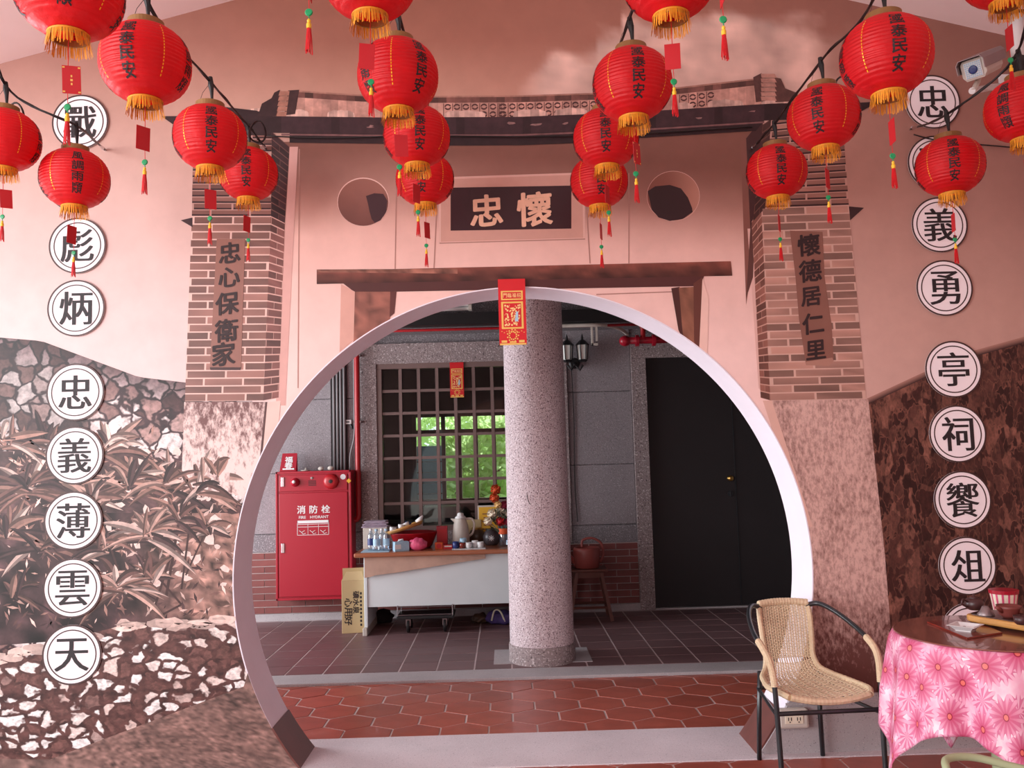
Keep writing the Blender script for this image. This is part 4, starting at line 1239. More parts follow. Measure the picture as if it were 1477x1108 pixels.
def cable(keys, anchor, top_end, label, loop_at=None):
    a = at(anchor[0], anchor[1], WY - .012)
    pts = [a]
    for k in keys: pts.append(POS[k] + Vector((random.uniform(-.006, .006), 0, LH + .115)))
    pts.append(Vector(top_end))
    sp = spline(pts, 10)
    mb = MB().tube(sp, .0048, 7)
    # a second, thinner wire twisted along it
    mb.tube([p + Vector((.006 * math.sin(i * .8), .004 * math.cos(i * .8), .006 * math.cos(i * .8))) for i, p in enumerate(sp)], .0024, 5)
    t = thing('lantern_cable', label, 'cable', a)
    T = mb.build('cable', M['rope'], t, world=True, smooth=True)
    for k in keys:
        q = POS[k] + Vector((0, 0, LH + .115))
        MB().tube([q + Vector((0, 0, .014)), q + Vector((.003, 0, -.02)), q + Vector((.006, 0, -.045)), q + Vector((.008, 0, -.092))], [.009, .012, .008, .004], 8).build('socket', M['black'], t, world=True)
        MB().tube([q + Vector((0, 0, -.01)), q + Vector((-.03, 0, -.05)), q + Vector((-.045, 0, -.098))], .0009, 4).build('hanging_wire', M['rope'], t, world=True)
    for q, r in (loop_at or []):
        c = Vector(q); MB().tube([c + Vector((r * .75 * math.cos(x), .01 * math.sin(2 * x), -r * math.sin(x))) for x in [2 * PI * i / 20 for i in range(20)]], .0042, 6, closed=True).build('cable_loop', M['rope'], t, world=True)
    b = sp[3]
    d = (sp[4] - a)
    MB().tube([a + Vector((0, .012, 0)), a + Vector((0, -.014, .004))], .006, 8).tube([a + Vector((.006 * math.cos(x), -.018, .006 * math.sin(x))) for x in [2 * PI * i / 10 for i in range(10)]], .003, 5, closed=True)\
        .tube([a + Vector((0, -.018, 0)), a + d * .25, a + d * .6], [.006, .009, .005], 8).build('turnbuckle', M['chrome'], t, world=True)
    return t
def beyond(k, up=.34, fwd=.8):
    p = POS[k]; return (p.x * .9, p.y - fwd, p.z + LH + .115 + up)
cable(['D', 'C', 'B'], (383, 214), beyond('B', .30, .75), 'black lantern cable running up from the left brick pier', [(POS['C'] + Vector((.16, .1, .06)), .045)])
cable(['E', 'F'], (151, 216), beyond('F', .22, .5), 'black lantern cable anchored beside the top left disc', [(POS['E'] + Vector((-.20, -.12, .24)), .055)])
cable(['J', 'I', 'H', 'G'], (614, 226), beyond('G', .30, .75), 'black cable carrying the centre left lanterns, mostly hidden')
cable(['N', 'M', 'L', 'K'], (862, 228), beyond('K', .30, .75), 'black cable carrying the centre right lanterns, mostly hidden')
cable(['Q', 'P', 'O'], (1085, 214), beyond('O', .30, .75), 'black lantern cable running up from the right brick pier', [(POS['Q'] + Vector((.20, -.35, .27)), .04)])
cable(['R', 'S'], (1314, 186), beyond('S', .2, .5), 'black lantern cable rising in front of the security camera', [(POS['R'] + Vector((.19, -.15, .20)), .075)])
for k, x in (('A', -.2), ('T', .2), ('U', -.1), ('V', .1)):
    p = POS[k]; zt = RZ - SL * abs(p.x - AX) + .004
    tag(MB().tube([p + Vector((0, 0, LH + .01)), (p.x, p.y, zt)], .003, 6).build('hanging_cord', M['rope']), {'A': 'black cord holding the big lantern at top left', 'T': 'black cord holding the lantern above the frame at top right',
        'U': 'black cord holding the lantern above the frame at upper left', 'V': 'black cord holding the lantern above the frame right of centre'}[k], 'cord')
# thin wall wire along the printed beam and on the right
def wall_wire(pts, label):
    tag(MB().tube(spline([at(x, y, WY - .016) for x, y in pts], 6), .0035, 6).build('wall_wire', M['rope'], smooth=True), label, 'wire')
wall_wire([(383, 196), (470, 199), (600, 196), (760, 197), (900, 194), (1085, 183)], 'thin black wire along the printed roof beam')
wall_wire([(1318, 194), (1345, 201), (1395, 207), (1430, 210), (1500, 216)], 'thin black wire below the camera bracket at right')

# ------------------------------------------------------------------ security camera on its bracket
cp = at(1404, 99, 3.95)
t = thing('security_camera', 'silver box security camera with a square ring of lamps, upper right', 'camera', cp)
aim = (Vector((-.15, -1.6, .9)) - Vector((cp.x * .15, 0, cp.z * .28))).normalized()
aim = Vector((-.74, -.62, -.44)).normalized()
RM = aim.to_track_quat('-Y', 'Z').to_matrix()
def cbuild(mb, nm, mt, bev=0, par=None, sm=False):
    mb.v = [tuple(RM @ Vector(v)) for v in mb.v]; return mb.build(nm, mt, par or t, bevel=bev, smooth=sm)
body = MB(); oct_ = [(-.055, -.03), (-.04, -.052), (.04, -.052), (.055, -.03), (.055, .03), (.045, .045), (-.045, .045), (-.055, .03)]
b0 = len(body.v); body.v += [(a, 0, c) for a, c in oct_] + [(a * .92, .24, c * .92) for a, c in oct_]
body.face(range(8)); body.face(reversed(range(8, 16)))
for i in range(8): body.face((i, (i + 1) % 8, 8 + (i + 1) % 8, 8 + i)[::-1])
cbuild(body, 'housing', M['cream'], .003)
hood = MB(); pr = [(-.062, -.01), (-.062, .035), (-.048, .054), (.048, .054), (.062, .035), (.062, -.01)]
for i in range(5):
    a, b = pr[i], pr[i + 1]
    hood.poly([(a[0], -.035, a[1]), (b[0], -.035, b[1]), (b[0], .27, b[1]), (a[0], .27, a[1])])
ho = cbuild(hood, 'hood', M['pewter']); ho.modifiers.new('s', 'SOLIDIFY').thickness = .003
fr = MB().box((0, -.003, -.004), (.078, .006, .076)); cbuild(fr, 'front_plate', M['white'], .002)
ld = MB()
for i in range(8):
    for j in range(8):
        if (i - 3.5) ** 2 + (j - 3.5) ** 2 < 6: continue
        ld.box((-.0315 + i * .009, -.0075, -.0355 + j * .009), (.0055, .003, .0055))
cbuild(ld, 'lamp_array', M['bluepaper'])
cbuild(MB().lathe([(.020, .005), (.020, .010), (.016, .012), (.0001, .010)], 20, (0, 0, -.004), True, Matrix.Rotation(PI / 2, 3, 'X')), 'lens', M['navy'], 0, None, True)
ba = at(1404, 99, 3.95) + Vector((.05, .12, -.06))
bw_ = at(1452, 124, WY)
MB().tube([cp - aim * .10, at(1410, 118, 4.02), at(1404, 131, 4.0)], .013, 10).build('swivel', M['cream'], t, world=True)
MB().tube([at(1402, 131, 4.0), at(1430, 126, 4.2), bw_], [.016, .016, .018], 10).build('bracket_arm', M['white'], t, world=True)
MB().box(bw_ + Vector((0, -.008, 0)), (.09, .012, .12)).build('wall_plate', M['white'], t, world=True, bevel=.002)
# white pipe with a black joint at the right edge
pt0, pt1 = at(1466, 22, 4.2), at(1468, 92, 4.2)
t = thing('white_pipe', 'white vertical pipe with black fitting at the right edge, by the camera', 'pipe', pt1)
MB().tube([pt0, pt1], .032, 14).build('pipe', M['white'], t, world=True, smooth=True)
MB().tube([pt1 + Vector((0, 0, .03)), pt1 - Vector((0, 0, .04)), pt1 - Vector((-.01, 0, .08))], [.036, .038, .022], 14).build('joint', M['black'], t, world=True)
MB().box(pt0 + Vector((-.02, 0, .005)), (.10, .07, .016)).build('cap_bracket', M['darkclay'], t, world=True)

# ------------------------------------------------------------------ red paper banners
def banner(px0, py0, px1, py1, Y, label):
    a, b = at(px0, py0, Y), at(px1, py1, Y)
    cx_, top, w_, h_ = (a.x + b.x) / 2, a.z, abs(b.x - a.x), abs(a.z - b.z)
    t = thing('paper_banner', label, 'banner', (cx_, Y, top), group='red and gold paper banners')
    m = MB(); n_ = 14
    for i in range(n_ + 1):
        z = -h_ * i / n_; y = .006 * math.sin(i * .5) * i / n_
        m.v += [(-w_ / 2, y, z), (w_ / 2, y, z)]
    for i in range(n_): m.face((2 * i, 2 * i + 1, 2 * i + 3, 2 * i + 2))
    s = m.build('sheet', M['redbanner'], t); s.modifiers.new('s', 'SOLIDIFY').thickness = .0015
    def fy(z): i = -z / h_ * n_; return .006 * math.sin(i * .5) * i / n_
    g = MB()
    def rect(x0, z0, x1, z1, lift=0, mb=None):
        mb = mb or g; k = 4
        for j in range(k):
            za, zb = (z0 + (z1 - z0) * j / k) * h_, (z0 + (z1 - z0) * (j + 1) / k) * h_
            mb.poly([(x0 * w_, fy(za) - .002 - lift * .0004, za), (x1 * w_, fy(za) - .002 - lift * .0004, za), (x1 * w_, fy(zb) - .002 - lift * .0004, zb), (x0 * w_, fy(zb) - .002 - lift * .0004, zb)])
    def frame(x0, z0, x1, z1, tk, tz):
        rect(x0, z0, x1, z0 - tz); rect(x0, z1 + tz, x1, z1); rect(x0, z0 - tz, x0 + tk, z1 + tz); rect(x1 - tk, z0 - tz, x1, z1 + tz)
    rect(-.40, -.18, .40, -.32)
    frame(-.40, -.345, .40, -.76, .07, .025)
    for k in range(22):
        a_ = 2 * PI * k / 22; rr = .13 if k % 2 else .2
        rect(rr * math.cos(a_) - .025, -.86 + rr * .45 * math.sin(a_) + .01, rr * math.cos(a_) + .025, -.86 + rr * .45 * math.sin(a_) - .01)
    rect(-.48, -.975, .48, -1.0); rect(-.42, -.93, -.22, -.965); rect(.22, -.93, .42, -.965); rect(-.12, -.945, .12, -.97)
    for k in range(10): rect(-.42 + k * .09, -.79 - .02 * (k % 2), -.38 + k * .09, -.80 - .02 * (k % 2))
    g.build('gold_print', M['gold'], t)
    r2 = MB(); rect(-.34, -.20, .34, -.30, 1, r2); rect(-.32, -.37, .32, -.735, .5, r2); r2.build('red_print', M['redbanner'], t)
    g2 = MB()
    for k, ch in enumerate('門臨福招'):
        put_glyph(g2, ch, 'light', lambda u, v, c: (w_ * (-.25 + k * .166 + u * .14), fy(-.25 * h_) - .0032 - c * .00004, -.25 * h_ + v * w_ * .16))
    rnd = random.Random(11)
    for k in range(95):     # generic scrolls and blossoms of the picture panel
        x, z = rnd.uniform(-.28, .28), rnd.uniform(-.71, -.40); s_ = rnd.uniform(.012, .035)
        rect(x - s_, z + s_ * .4, x + s_, z - s_ * .4, 2.2 + .1 * (k % 9), g2)
    g2.build('picture_print', M['goldpale'], t)
    g3 = MB()
    for k in range(3): rect(.13 - .02 * k, -.50 - .05 * k, .21, -.55 - .05 * k, 3.6 + .1 * k, g3)
    g3.build('pale_print', M['bluepaper'], t)
    return t
M['redbanner'] = mat('banner_red', (206, 22, 32), .45, var=.08)
M['goldpale'] = mat('pale_gold_print', (246, 206, 140), .45, var=.1)
banner(718, 403, 760, 497, WY - .03, 'larger red and gold paper banner hanging from the top of the moon gate')
banner(648.5, 523, 669.5, 573, BY - .03, 'small red and gold paper banner on the rear window')

# ------------------------------------------------------------------ pillar
pc = at(782, 966, 6.4)
PXc, PYc, PRr = at(781, 900, 6.63).x, 6.63, .238
t = thing('pillar', 'round washed-stone pillar standing behind the moon gate', 'pillar', (PXc, PYc, .018))
t['kind'] = 'structure'
MB().lathe([(PRr, .12), (PRr - .014, 3.06)], 64, cap=True).build('shaft', M['pillar'], t, smooth=True).modifiers.new('e', 'EDGE_SPLIT')
MB().lathe([(PRr + .008, 0), (PRr + .008, .125), (PRr, .13)], 64, cap=True).build('base_band', M['pebble'], t, smooth=True).modifiers.new('e', 'EDGE_SPLIT')
MB().bb((-.36, -.12, -.004), (.36, .36, .004)).build('plinth_slab', M['granite'], t)
ck = MB().tube([(-.085, -.216, 1.24), (-.083, -.219, 1.20), (-.07, -.224, 1.16), (-.06, -.226, 1.155)], .0022, 5).build('crack_line', M['black'], t)

# ------------------------------------------------------------------ hydrant cabinet
HY = 8.34
h0, h1 = at(398, 867, HY), at(506, 678, HY)
hw, hh, hd = h1.x - h0.x, h1.z - h0.z, BY - .015 - HY
t = thing('fire_hydrant_cabinet', 'tall red fire hydrant cabinet on the rear wall beside the desk', 'cabinet', (h0.x, HY, h0.z))
MB().bb((0, .012, 0), (hw, hd, hh)).bb((0, 0, 0), (.02, .014, hh)).bb((hw - .02, 0, 0), (hw, .014, hh)).bb((0, 0, hh - .02), (hw, .014, hh)).bb((0, 0, 0), (hw, .014, .02)).build('body', M['redmetal'], t, bevel=.003)
up = MB().bb((.035, -.004, hh * .845), (hw - .035, .012, hh - .035)).build('upper_panel', M['redmetal'], t, bevel=.003)
dd = MB().bb((.035, -.006, .035), (hw - .035, .012, hh * .83)).build('cabinet_door', M['redmetal'], t, bevel=.003)
for par, zz in ((up, hh * .92), (dd, hh * .405)):
    MB().bb((.055, -.014, zz - .045), (.085, -.004, zz + .045)).build('latch', M['chrome'], par, bevel=.003)
RX90 = Matrix.Rotation(PI / 2, 3, 'X')
lx = lambda px_: at(px_, 700, HY).x - h0.x
MB().lathe([(.042, 0), (.040, .02), (.028, .05), (.0001, .062)], 20, (lx(426), -.004, hh * .915), False, RX90).build('red_lamp', M['redlamp'] if 'redlamp' in M else M['redmetal'], up, smooth=True)
MB().lathe([(.016, .058), (.012, .066), (.0001, .068)], 12, (lx(426) + .0, -.004, hh * .92), False, RX90).build('lamp_tip', M['white'], up, smooth=True)
sp_ = MB()
for k in range(6): sp_.bb((lx(445), -.007, hh * .885 + k * .009), (lx(456), -.003, hh * .885 + k * .009 + .004))
sp_.build('speaker_slots', M['black'], up)
MB().lathe([(.012, 0), (.012, .008), (.0001, .01)], 12, (lx(450), -.004, hh * .945), False, RX90).build('button', M['pewter'], up)
bl = MB().lathe([(.072, 0), (.072, .012), (.06, .03), (.035, .036), (.0001, .036)], 28, (lx(478), -.004, hh * .915), False, RX90).build('alarm_bell', M['redpipe'], up, smooth=True)
MB().lathe([(.018, .036), (.018, .041), (.0001, .043)], 16, (lx(478), -.004, hh * .915), False, RX90).build('bell_hub', M['black'], bl)
MB().lathe([(.026, 0), (.026, .002), (.0001, .003)], 18, (lx(495), -.004, hh * .948), False, RX90).build('round_sticker', M['white'], up)
MB().box((hw - .02, -.003, hh * .915), (.034, .003, .034), Matrix.Rotation(PI / 4, 3, 'Y')).build('warning_sticker', M['signyellow'], t)
g = MB()
for k, ch in enumerate('消防栓'):
    x = lx(434.5 + k * 17.6); put_glyph(g, ch, 'bold', lambda u, v, c: (x + u * .078, -.0072 - c * .00005, hh * .70 + v * .074))
for s_, x_ in (('FIRE', lx(436)), ('HYDRANT', lx(460.5))):
    put_glyph(g, s_, 'bold', lambda u, v, c: (x_ + u * .0255, -.0072 - c * .00005, hh * .64 + v * .025))
x0_, x1_ = lx(428.5), lx(474); zt_, zb_ = hh * .615, hh * .50
for a, b in (((x0_, zt_), (x1_, zt_ - .026)), ((x0_, zt_ - .034), (x1_, zt_ - .038)), ((x0_, zb_), (x1_, zb_ + .004)), ((x0_, zb_), (x0_ + .004, zt_)), ((x1_ - .004, zb_), (x1_, zt_)),
             ((x0_ + (x1_ - x0_) / 3, zb_), (x0_ + (x1_ - x0_) / 3 + .003, zt_ - .03)), ((x0_ + (x1_ - x0_) * 2 / 3, zb_), (x0_ + (x1_ - x0_) * 2 / 3 + .003, zt_ - .03)),
             ((x0_, zt_ - .062), (x1_, zt_ - .058))):
    g.poly([(a[0], -.0074, a[1]), (b[0], -.0074, a[1]), (b[0], -.0074, b[1]), (a[0], -.0074, b[1])])
for k in range(3):
    cx_ = x0_ + (x1_ - x0_) * (k + .5) / 3
    g.tube([(cx_ - .03, -.0075, zb_ + .045), (cx_ - .01, -.0075, zb_ + .03), (cx_ + .005, -.0075, zb_ + .012), (cx_ + .03, -.0075, zb_ + .02)], .0028, 4)
    g.tube([(cx_ - .005, -.0075, zb_ + .03), (cx_ + .02, -.0075, zb_ + .045)], .0028, 4)
g.build('lettering', M['white'], dd)
# card and small things on the cabinet
zt_ = h1.z
def glyph_row(txt, fnp, style='bold'):
    g = MB()
    for k, ch in enumerate(txt): put_glyph(g, ch, style, lambda u, v, c: fnp(k, u, v, c))
    return g
ca, cb = at(405, 676, HY + .08), at(428, 651, HY + .08)
t = thing('red_calendar_card', 'small red card with white lettering standing on the hydrant cabinet', 'card', ((ca.x + cb.x) / 2, HY + .08, zt_))
w_, h_ = cb.x - ca.x, .175
MB().poly([(-w_ / 2 - .008, -.02, 0), (w_ / 2 - .006, -.02, 0), (w_ / 2, .02, h_), (-w_ / 2 + .012, .02, h_)]).poly([(-w_ / 2 - .008, .06, 0), (w_ / 2 - .006, .06, 0), (w_ / 2, .021, h_), (-w_ / 2 + .012, .021, h_)]).build('board', M['redmetal'], t)
g = MB()
for k, ch in enumerate('福春'):
    put_glyph(g, ch, 'brush', lambda u, v, c: (u * .07, -.02 + .04 * (.115 - k * .055 + v * .055) / h_ - .002 - c * .00004, .115 - k * .055 + v * .055))
g.box((0, -.018, .025), (.11, .002, .014)).build('lettering', M['white'], t)
for i, (px_, r) in enumerate(((463, .024), (477, .026))):
    tag(MB().sphere((at(px_, 676, HY + .1).x, HY + .1, zt_ + r * .82), r, 14, 8, (1.2, 1, .85)).build('pale_stone', M['cream'], smooth=True), ['left pale round stone on top of the hydrant cabinet', 'right pale round stone on top of the hydrant cabinet, near the conduits'][i], 'stone', 'pale stones on the cabinet')
t_ = MB().lathe([(.02, 0), (.045, .004), (.05, .01), (.012, .012), (.008, .03), (.0001, .032)], 18, (at(441, 676, HY + .1).x, HY + .1, zt_), True).build('small_lid', M['cream'], smooth=True)
tag(t_, 'small pale lid with a knob lying on the hydrant cabinet', 'lid')

# conduits and pipes on the rear wall
for i, px_ in enumerate((481.5, 486.5, 491.5, 496.5)):
    x = X(px_, 600, BY - .05)
    tag(MB().tube([(x, BY - .045, h1.z - .1 if False else zt_ - .05), (x, BY - .045, 3.06)], .0125, 10).build('conduit', M['greyplastic'] if i % 2 else M['greyplastic'], smooth=True),
        ['leftmost of the four grey conduits above the hydrant cabinet', 'second from left of the grey conduits above the cabinet', 'third from left of the grey conduits above the cabinet', 'rightmost of the four grey conduits above the cabinet'][i], 'conduit', 'grey conduits rising from the cabinet')
tag(MB().bb((X(479, 600) - .0, BY - .03, zt_ - .02), (X(501, 600), BY - .006, 3.06)).build('black_backing', M['black']), 'black backing strip behind the grey conduits', 'strip')
t = thing('red_water_pipe', 'dark red vertical pipe between the hydrant cabinet and the window', 'pipe', (X(515, 600), BY - .09, Z(515, 752)))
x = X(515.5, 600, BY - .09)
MB().tube(spline([(x, BY - .09, 3.0), (x, BY - .09, 2.2), (x, BY - .09, 1.4), (x, BY - .09, 1.05), (x - .004, BY - .09, .99), (x - .03, BY - .085, .965), (x - .09, BY - .08, .96)], 5), .026, 12).build('pipe', M['redpipe'], t, world=True, smooth=True)
for zc in (2.55, 1.9): MB().bb((x - .035, BY - .1, zc), (x + .035, BY - .02, zc + .02)).build('clamp', M['pewter'], t, world=True)
x2_ = X(505, 680, BY - .04)
tag(MB().tube(spline([(x2_ - .0, BY - .04, zt_), (x2_ + .005, BY - .04, zt_ + .15), (x2_ + .045, BY - .04, zt_ + .33), (x2_ + .05, BY - .04, zt_ + .6), (x2_ + .05, BY - .04, 3.0)], 6), .009, 8).build('grey_cable_pipe', M['greyplastic'], smooth=True), 'thin pale conduit bending up beside the red pipe', 'conduit')
q = at(503, 609, BY)
t = thing('wall_switch_box', 'small white socket box beside the red pipe', 'socket', (q.x, BY - .004, q.z))
MB().bb((-.04, -.03, -.022), (.03, 0, .022)).build('box', M['white'], t, bevel=.003); MB().bb((-.02, -.036, -.006), (.01, -.03, .006)).build('slot', M['black'], t)
MB().tube([(.02, -.02, -.02), (.035, -.025, -.05), (.04, -.02, -.07)], .012, 7).build('plug', M['black'], t)

# overhead: lamp, thin red pipe, dark duct
la, lb_ = at(600, 448, 8.0), at(676, 441, 8.0)
t = thing('ceiling_light', 'white fluorescent fitting under the corridor ceiling, above the window', 'light', (la.x, 7.95, la.z))
LX = lb_.x - la.x
MB().bb((0, -.06, .02), (LX, .06, .09)).build('housing', M['white'], t, world=False, bevel=.004)
MB().bb((LX, -.04, -.02), (LX + .03, .04, .09)).bb((-.03, -.04, -.02), (0, .04, .09)).build('end_cap', M['cream'], t)
MB().tube([(0, 0, -.005), (LX, 0, -.005)], .016, 10).build('tube', M['white'], t, smooth=True)
MB().bb((LX * .3, -.02, .09), (LX * .34, .02, 3.08 - la.z)).build('hanger', M['cream'], t)
zt2 = Z(640, 476, 8.1)
tag(MB().tube([(-3.5, 8.08, zt2), (2.9, 8.08, zt2)], .013, 8).build('thin_red_pipe', M['redpipe'], smooth=True), 'thin dark red pipe running along under the beam', 'pipe')
tag(MB().bb((-3.5, 7.98, zt2 + .03), (2.6, 8.12, zt2 + .14)).build('cable_duct', M['black']), 'black cable duct under the corridor beam', 'duct')
a = at(818, 470, 8.05); b = at(868, 469, 8.05); c = at(893, 474, 8.3); d = at(905, 482, 8.45)
tag(MB().tube(spline([a - Vector((.3, 0, 0)), a, b, c, d], 6), .018, 10).build('bent_conduit', M['cream'], smooth=True), 'pale conduit bending towards the red valve pipe above the lamp', 'conduit')
q = at(857, 485, 8.1)
tag(MB().bb((q.x - .03, 8.07, q.z - .09), (q.x - .012, 8.1, q.z + .12)).bb((q.x + .012, 8.07, q.z - .05), (q.x + .03, 8.1, q.z + .12)).bb((q.x - .03, 8.07, q.z - .09), (q.x + .03, 8.1, q.z - .07)).build('steel_bracket', M['cream']), 'pale steel hanger bracket above the wall lamp', 'bracket')
q = at(897, 492, 8.3); q2 = at(985, 489, 8.3)
t = thing('red_valve_pipe', 'bright red horizontal pipe with a rounded end above the black door', 'pipe', q)
MB().tube([q, q2], .034, 14).build('pipe', M['redmetal'], t, world=True, smooth=True)
MB().sphere(q + Vector((.03, 0, 0)), .052, 16, 10, (1.1, 1, 1)).build('end_cap', M['redmetal'], t, world=True, smooth=True)
for dx in (.13, .29): MB().tube([q + Vector((dx, 0, 0)), q + Vector((dx + .03, 0, 0))], .056, 16).build('flange', M['redmetal'], t, world=True)
MB().tube(spline([q + Vector((.2, 0, 0)), q + Vector((.2, 0, .14)), q + Vector((.1, 0, .2))], 5), .026, 10).build('branch', M['redpipe'], t, world=True, smooth=True)

# wall lamp
q = at(829, 505, BY - .12)
t = thing('wall_lamp', 'black double wall lamp with white glass, right of the pillar', 'lamp', (q.x, BY - .01, q.z))
MB().lathe([(.05, 0), (.055, .015), (.04, .03)], 16, (0, 0, -.12), True, RX90).tube([(0, -.02, -.12), (0, -.1, -.17), (0, -.12, -.14)], .014, 8).build('wall_mount', M['black'], t)
for sx in (-.075, .075):
    MB().tube([(0, -.11, -.15), (sx * .6, -.12, -.2), (sx, -.12, -.15)], .011, 7).build('arm', M['black'], t)
    a = MB().lathe([(.03, -.12), (.05, -.10), (.045, -.095), (.056, .045), (.066, .05), (.04, .085), (.012, .10), (.012, .125), (.004, .15), (.0001, .16)], 8, (sx, -.12, 0), True)
    f_ = MB()
    for k in range(6):
        an = 2 * PI * k / 6; f_.tube([(sx + .046 * math.cos(an), -.12 + .046 * math.sin(an), -.095), (sx + .057 * math.cos(an), -.12 + .057 * math.sin(an), .045)], .005, 5)
    f_.lathe([(.03, -.12), (.052, -.10), (.03, -.095)], 6, (sx, -.12, 0)).lathe([(.068, .045), (.062, .055), (.03, .09), (.012, .10), (.012, .12), (.004, .15), (.0001, .16)], 6, (sx, -.12, 0))
    lf = f_.build('lantern_cage', M['black'], t)
    MB().lathe([(.040, -.095), (.050, .045)], 6, (sx, -.12, 0)).build('glass', M['frost'], lf)
x = X(827, 620, BY - .02)
tag(MB().tube(spline([(x, BY - .02, q.z - .16), (x + .01, BY - .014, 1.9), (x - .004, BY - .014, 1.3), (x + .012, BY - .014, .88)], 6), .004, 5).build('lamp_cord', M['black']), 'thin dark cord hanging down the wall below the wall lamp', 'cord')

# ------------------------------------------------------------------ desk
TY0, TY1 = 7.72, 8.44
TZ = at(600, 796, TY0).z
tx0, tx1 = at(510, 798, TY0).x, at(800, 798, TY0).x
t = thing('desk', 'long desk with brown wooden top and pale steel front panel behind the pillar', 'desk', ((tx0 + tx1) / 2, (TY0 + TY1) / 2, .018))
def wb_(mb, nm, m, bev=0, **k): return mb.build(nm, m, t, world=True, bevel=bev, **k)
wb_(MB().bb((tx0, TY0, TZ - .04), (tx1, TY1, TZ)), 'desk_top', M['wood'], .012)
lxa = at(525, 850, TY0 + .05).x
wb_(MB().bb((lxa + .02, TY0 + .06, .25), (tx1 - .1, TY0 + .075, TZ - .04)), 'front_panel', M['whitemetal'], .003)
for xx in (lxa, tx1 - .12):
    lg = wb_(MB().bb((xx, TY0 + .05, .06), (xx + .03, TY1 - .06, TZ - .04)), 'leg', M['whitemetal'], .004)
    MB().bb((xx - .005, TY0 - .02, .018), (xx + .035, TY1, .085)).build('foot', M['cream'], lg, world=True, bevel=.006)
v_ = MB(); a, b = lxa + .01, at(700, 806, TY0).x
prf = [(0, .175), (.05, .17), (.09, .155), (.25, .14), (.5, .105), (.8, .065), (1, .04)]
for (u0, d0), (u1, d1) in zip(prf, prf[1:]):
    v_.poly([(a + (b - a) * u0, TY0 + .045, TZ - .04), (a + (b - a) * u1, TY0 + .045, TZ - .04), (a + (b - a) * u1, TY0 + .028 + .02 * u1, TZ - .04 - d1), (a + (b - a) * u0, TY0 + .028, TZ - .04 - d0)])
pv = wb_(v_, 'peeling_veneer', M['peel'] if 'peel' in M else mat('peeling_veneer', (196, 160, 142), .7, var=.2, vscale=6)); pv.modifiers.new('s', 'SOLIDIFY').thickness = .003

# things on the desk
def dx(px_, Y): return at(px_, 780, Y).x
def ontop(nm, lab, cat, px_, Y, rz=0, group=None): return thing(nm, lab, cat, (dx(px_, Y), Y, TZ), rz, group)
# bottles
tray = tag(MB().bb((dx(522, 7.85), 7.78, TZ), (dx(562, 7.85), 8.02, TZ + .006)).build('plastic_sheet', M['bluepaper']), 'thin pale plastic sheet under the water bottles on the desk', 'sheet')
for i, (px_, Y) in enumerate(((535, 7.90), (543, 7.84), (551, 7.90), (557, 7.85))):
    t = thing('water_bottle', ['leftmost clear water bottle on the desk', 'second water bottle from the left on the desk', 'third water bottle from the left on the desk', 'rightmost water bottle, next to the tissue box'][i], 'bottle', (dx(px_, Y), Y, TZ + .006), group='water bottles on the desk')
    MB().lathe([(.026, 0), (.03, .006), (.03, .05), (.027, .06), (.03, .07), (.03, .12), (.024, .145), (.012, .165), (.012, .175)], 16).build('bottle_body', M['bottle'], t, smooth=True)
    MB().lathe([(.0303, .045), (.0303, .105)], 16, cap=False).build('label_band', [M['navy'], M['bluepaper'], M['white'], M['bluepaper']][i], t)
    MB().lathe([(.014, .172), (.014, .19), (.0001, .191)], 12).build('cap', M['bluepaper'] if i % 2 else M['white'], t)
# stacked papers basket behind bottles
t = ontop('carton', 'pale carton with folded printed cloth on it, behind the water bottles', 'box', 543, 8.17)
MB().bb((-.11, -.08, 0), (.11, .08, .19)).build('box', M['cream'], t, bevel=.004)
m_ = MB()
for k in range(5):
    z = .19 + k * .012; m_.box((random.uniform(-.01, .01), 0, z + .006), (.24 - k * .01, .17, .011), Matrix.Rotation(random.uniform(-.15, .15), 3, 'Z'))
m_.build('folded_cloth', M['stripecloth'], t, bevel=.004)
# tissue box
t = ontop('tissue_box', 'pale blue tissue box on the front of the desk', 'box', 578, 7.84, .35)
MB().bb((-.065, -.05, 0), (.065, .05, .082)).build('box', M['bluepaper'], t, bevel=.003)
MB().bb((-.066, -.052, .02), (-.01, -.0505, .06)).build('blue_print', M['navy'] if False else M['white'], t)
MB().poly([(-.03, 0, .082), (.03, .01, .082), (.02, -.01, .105), (-.02, .01, .1)]).build('tissue', M['white'], t)
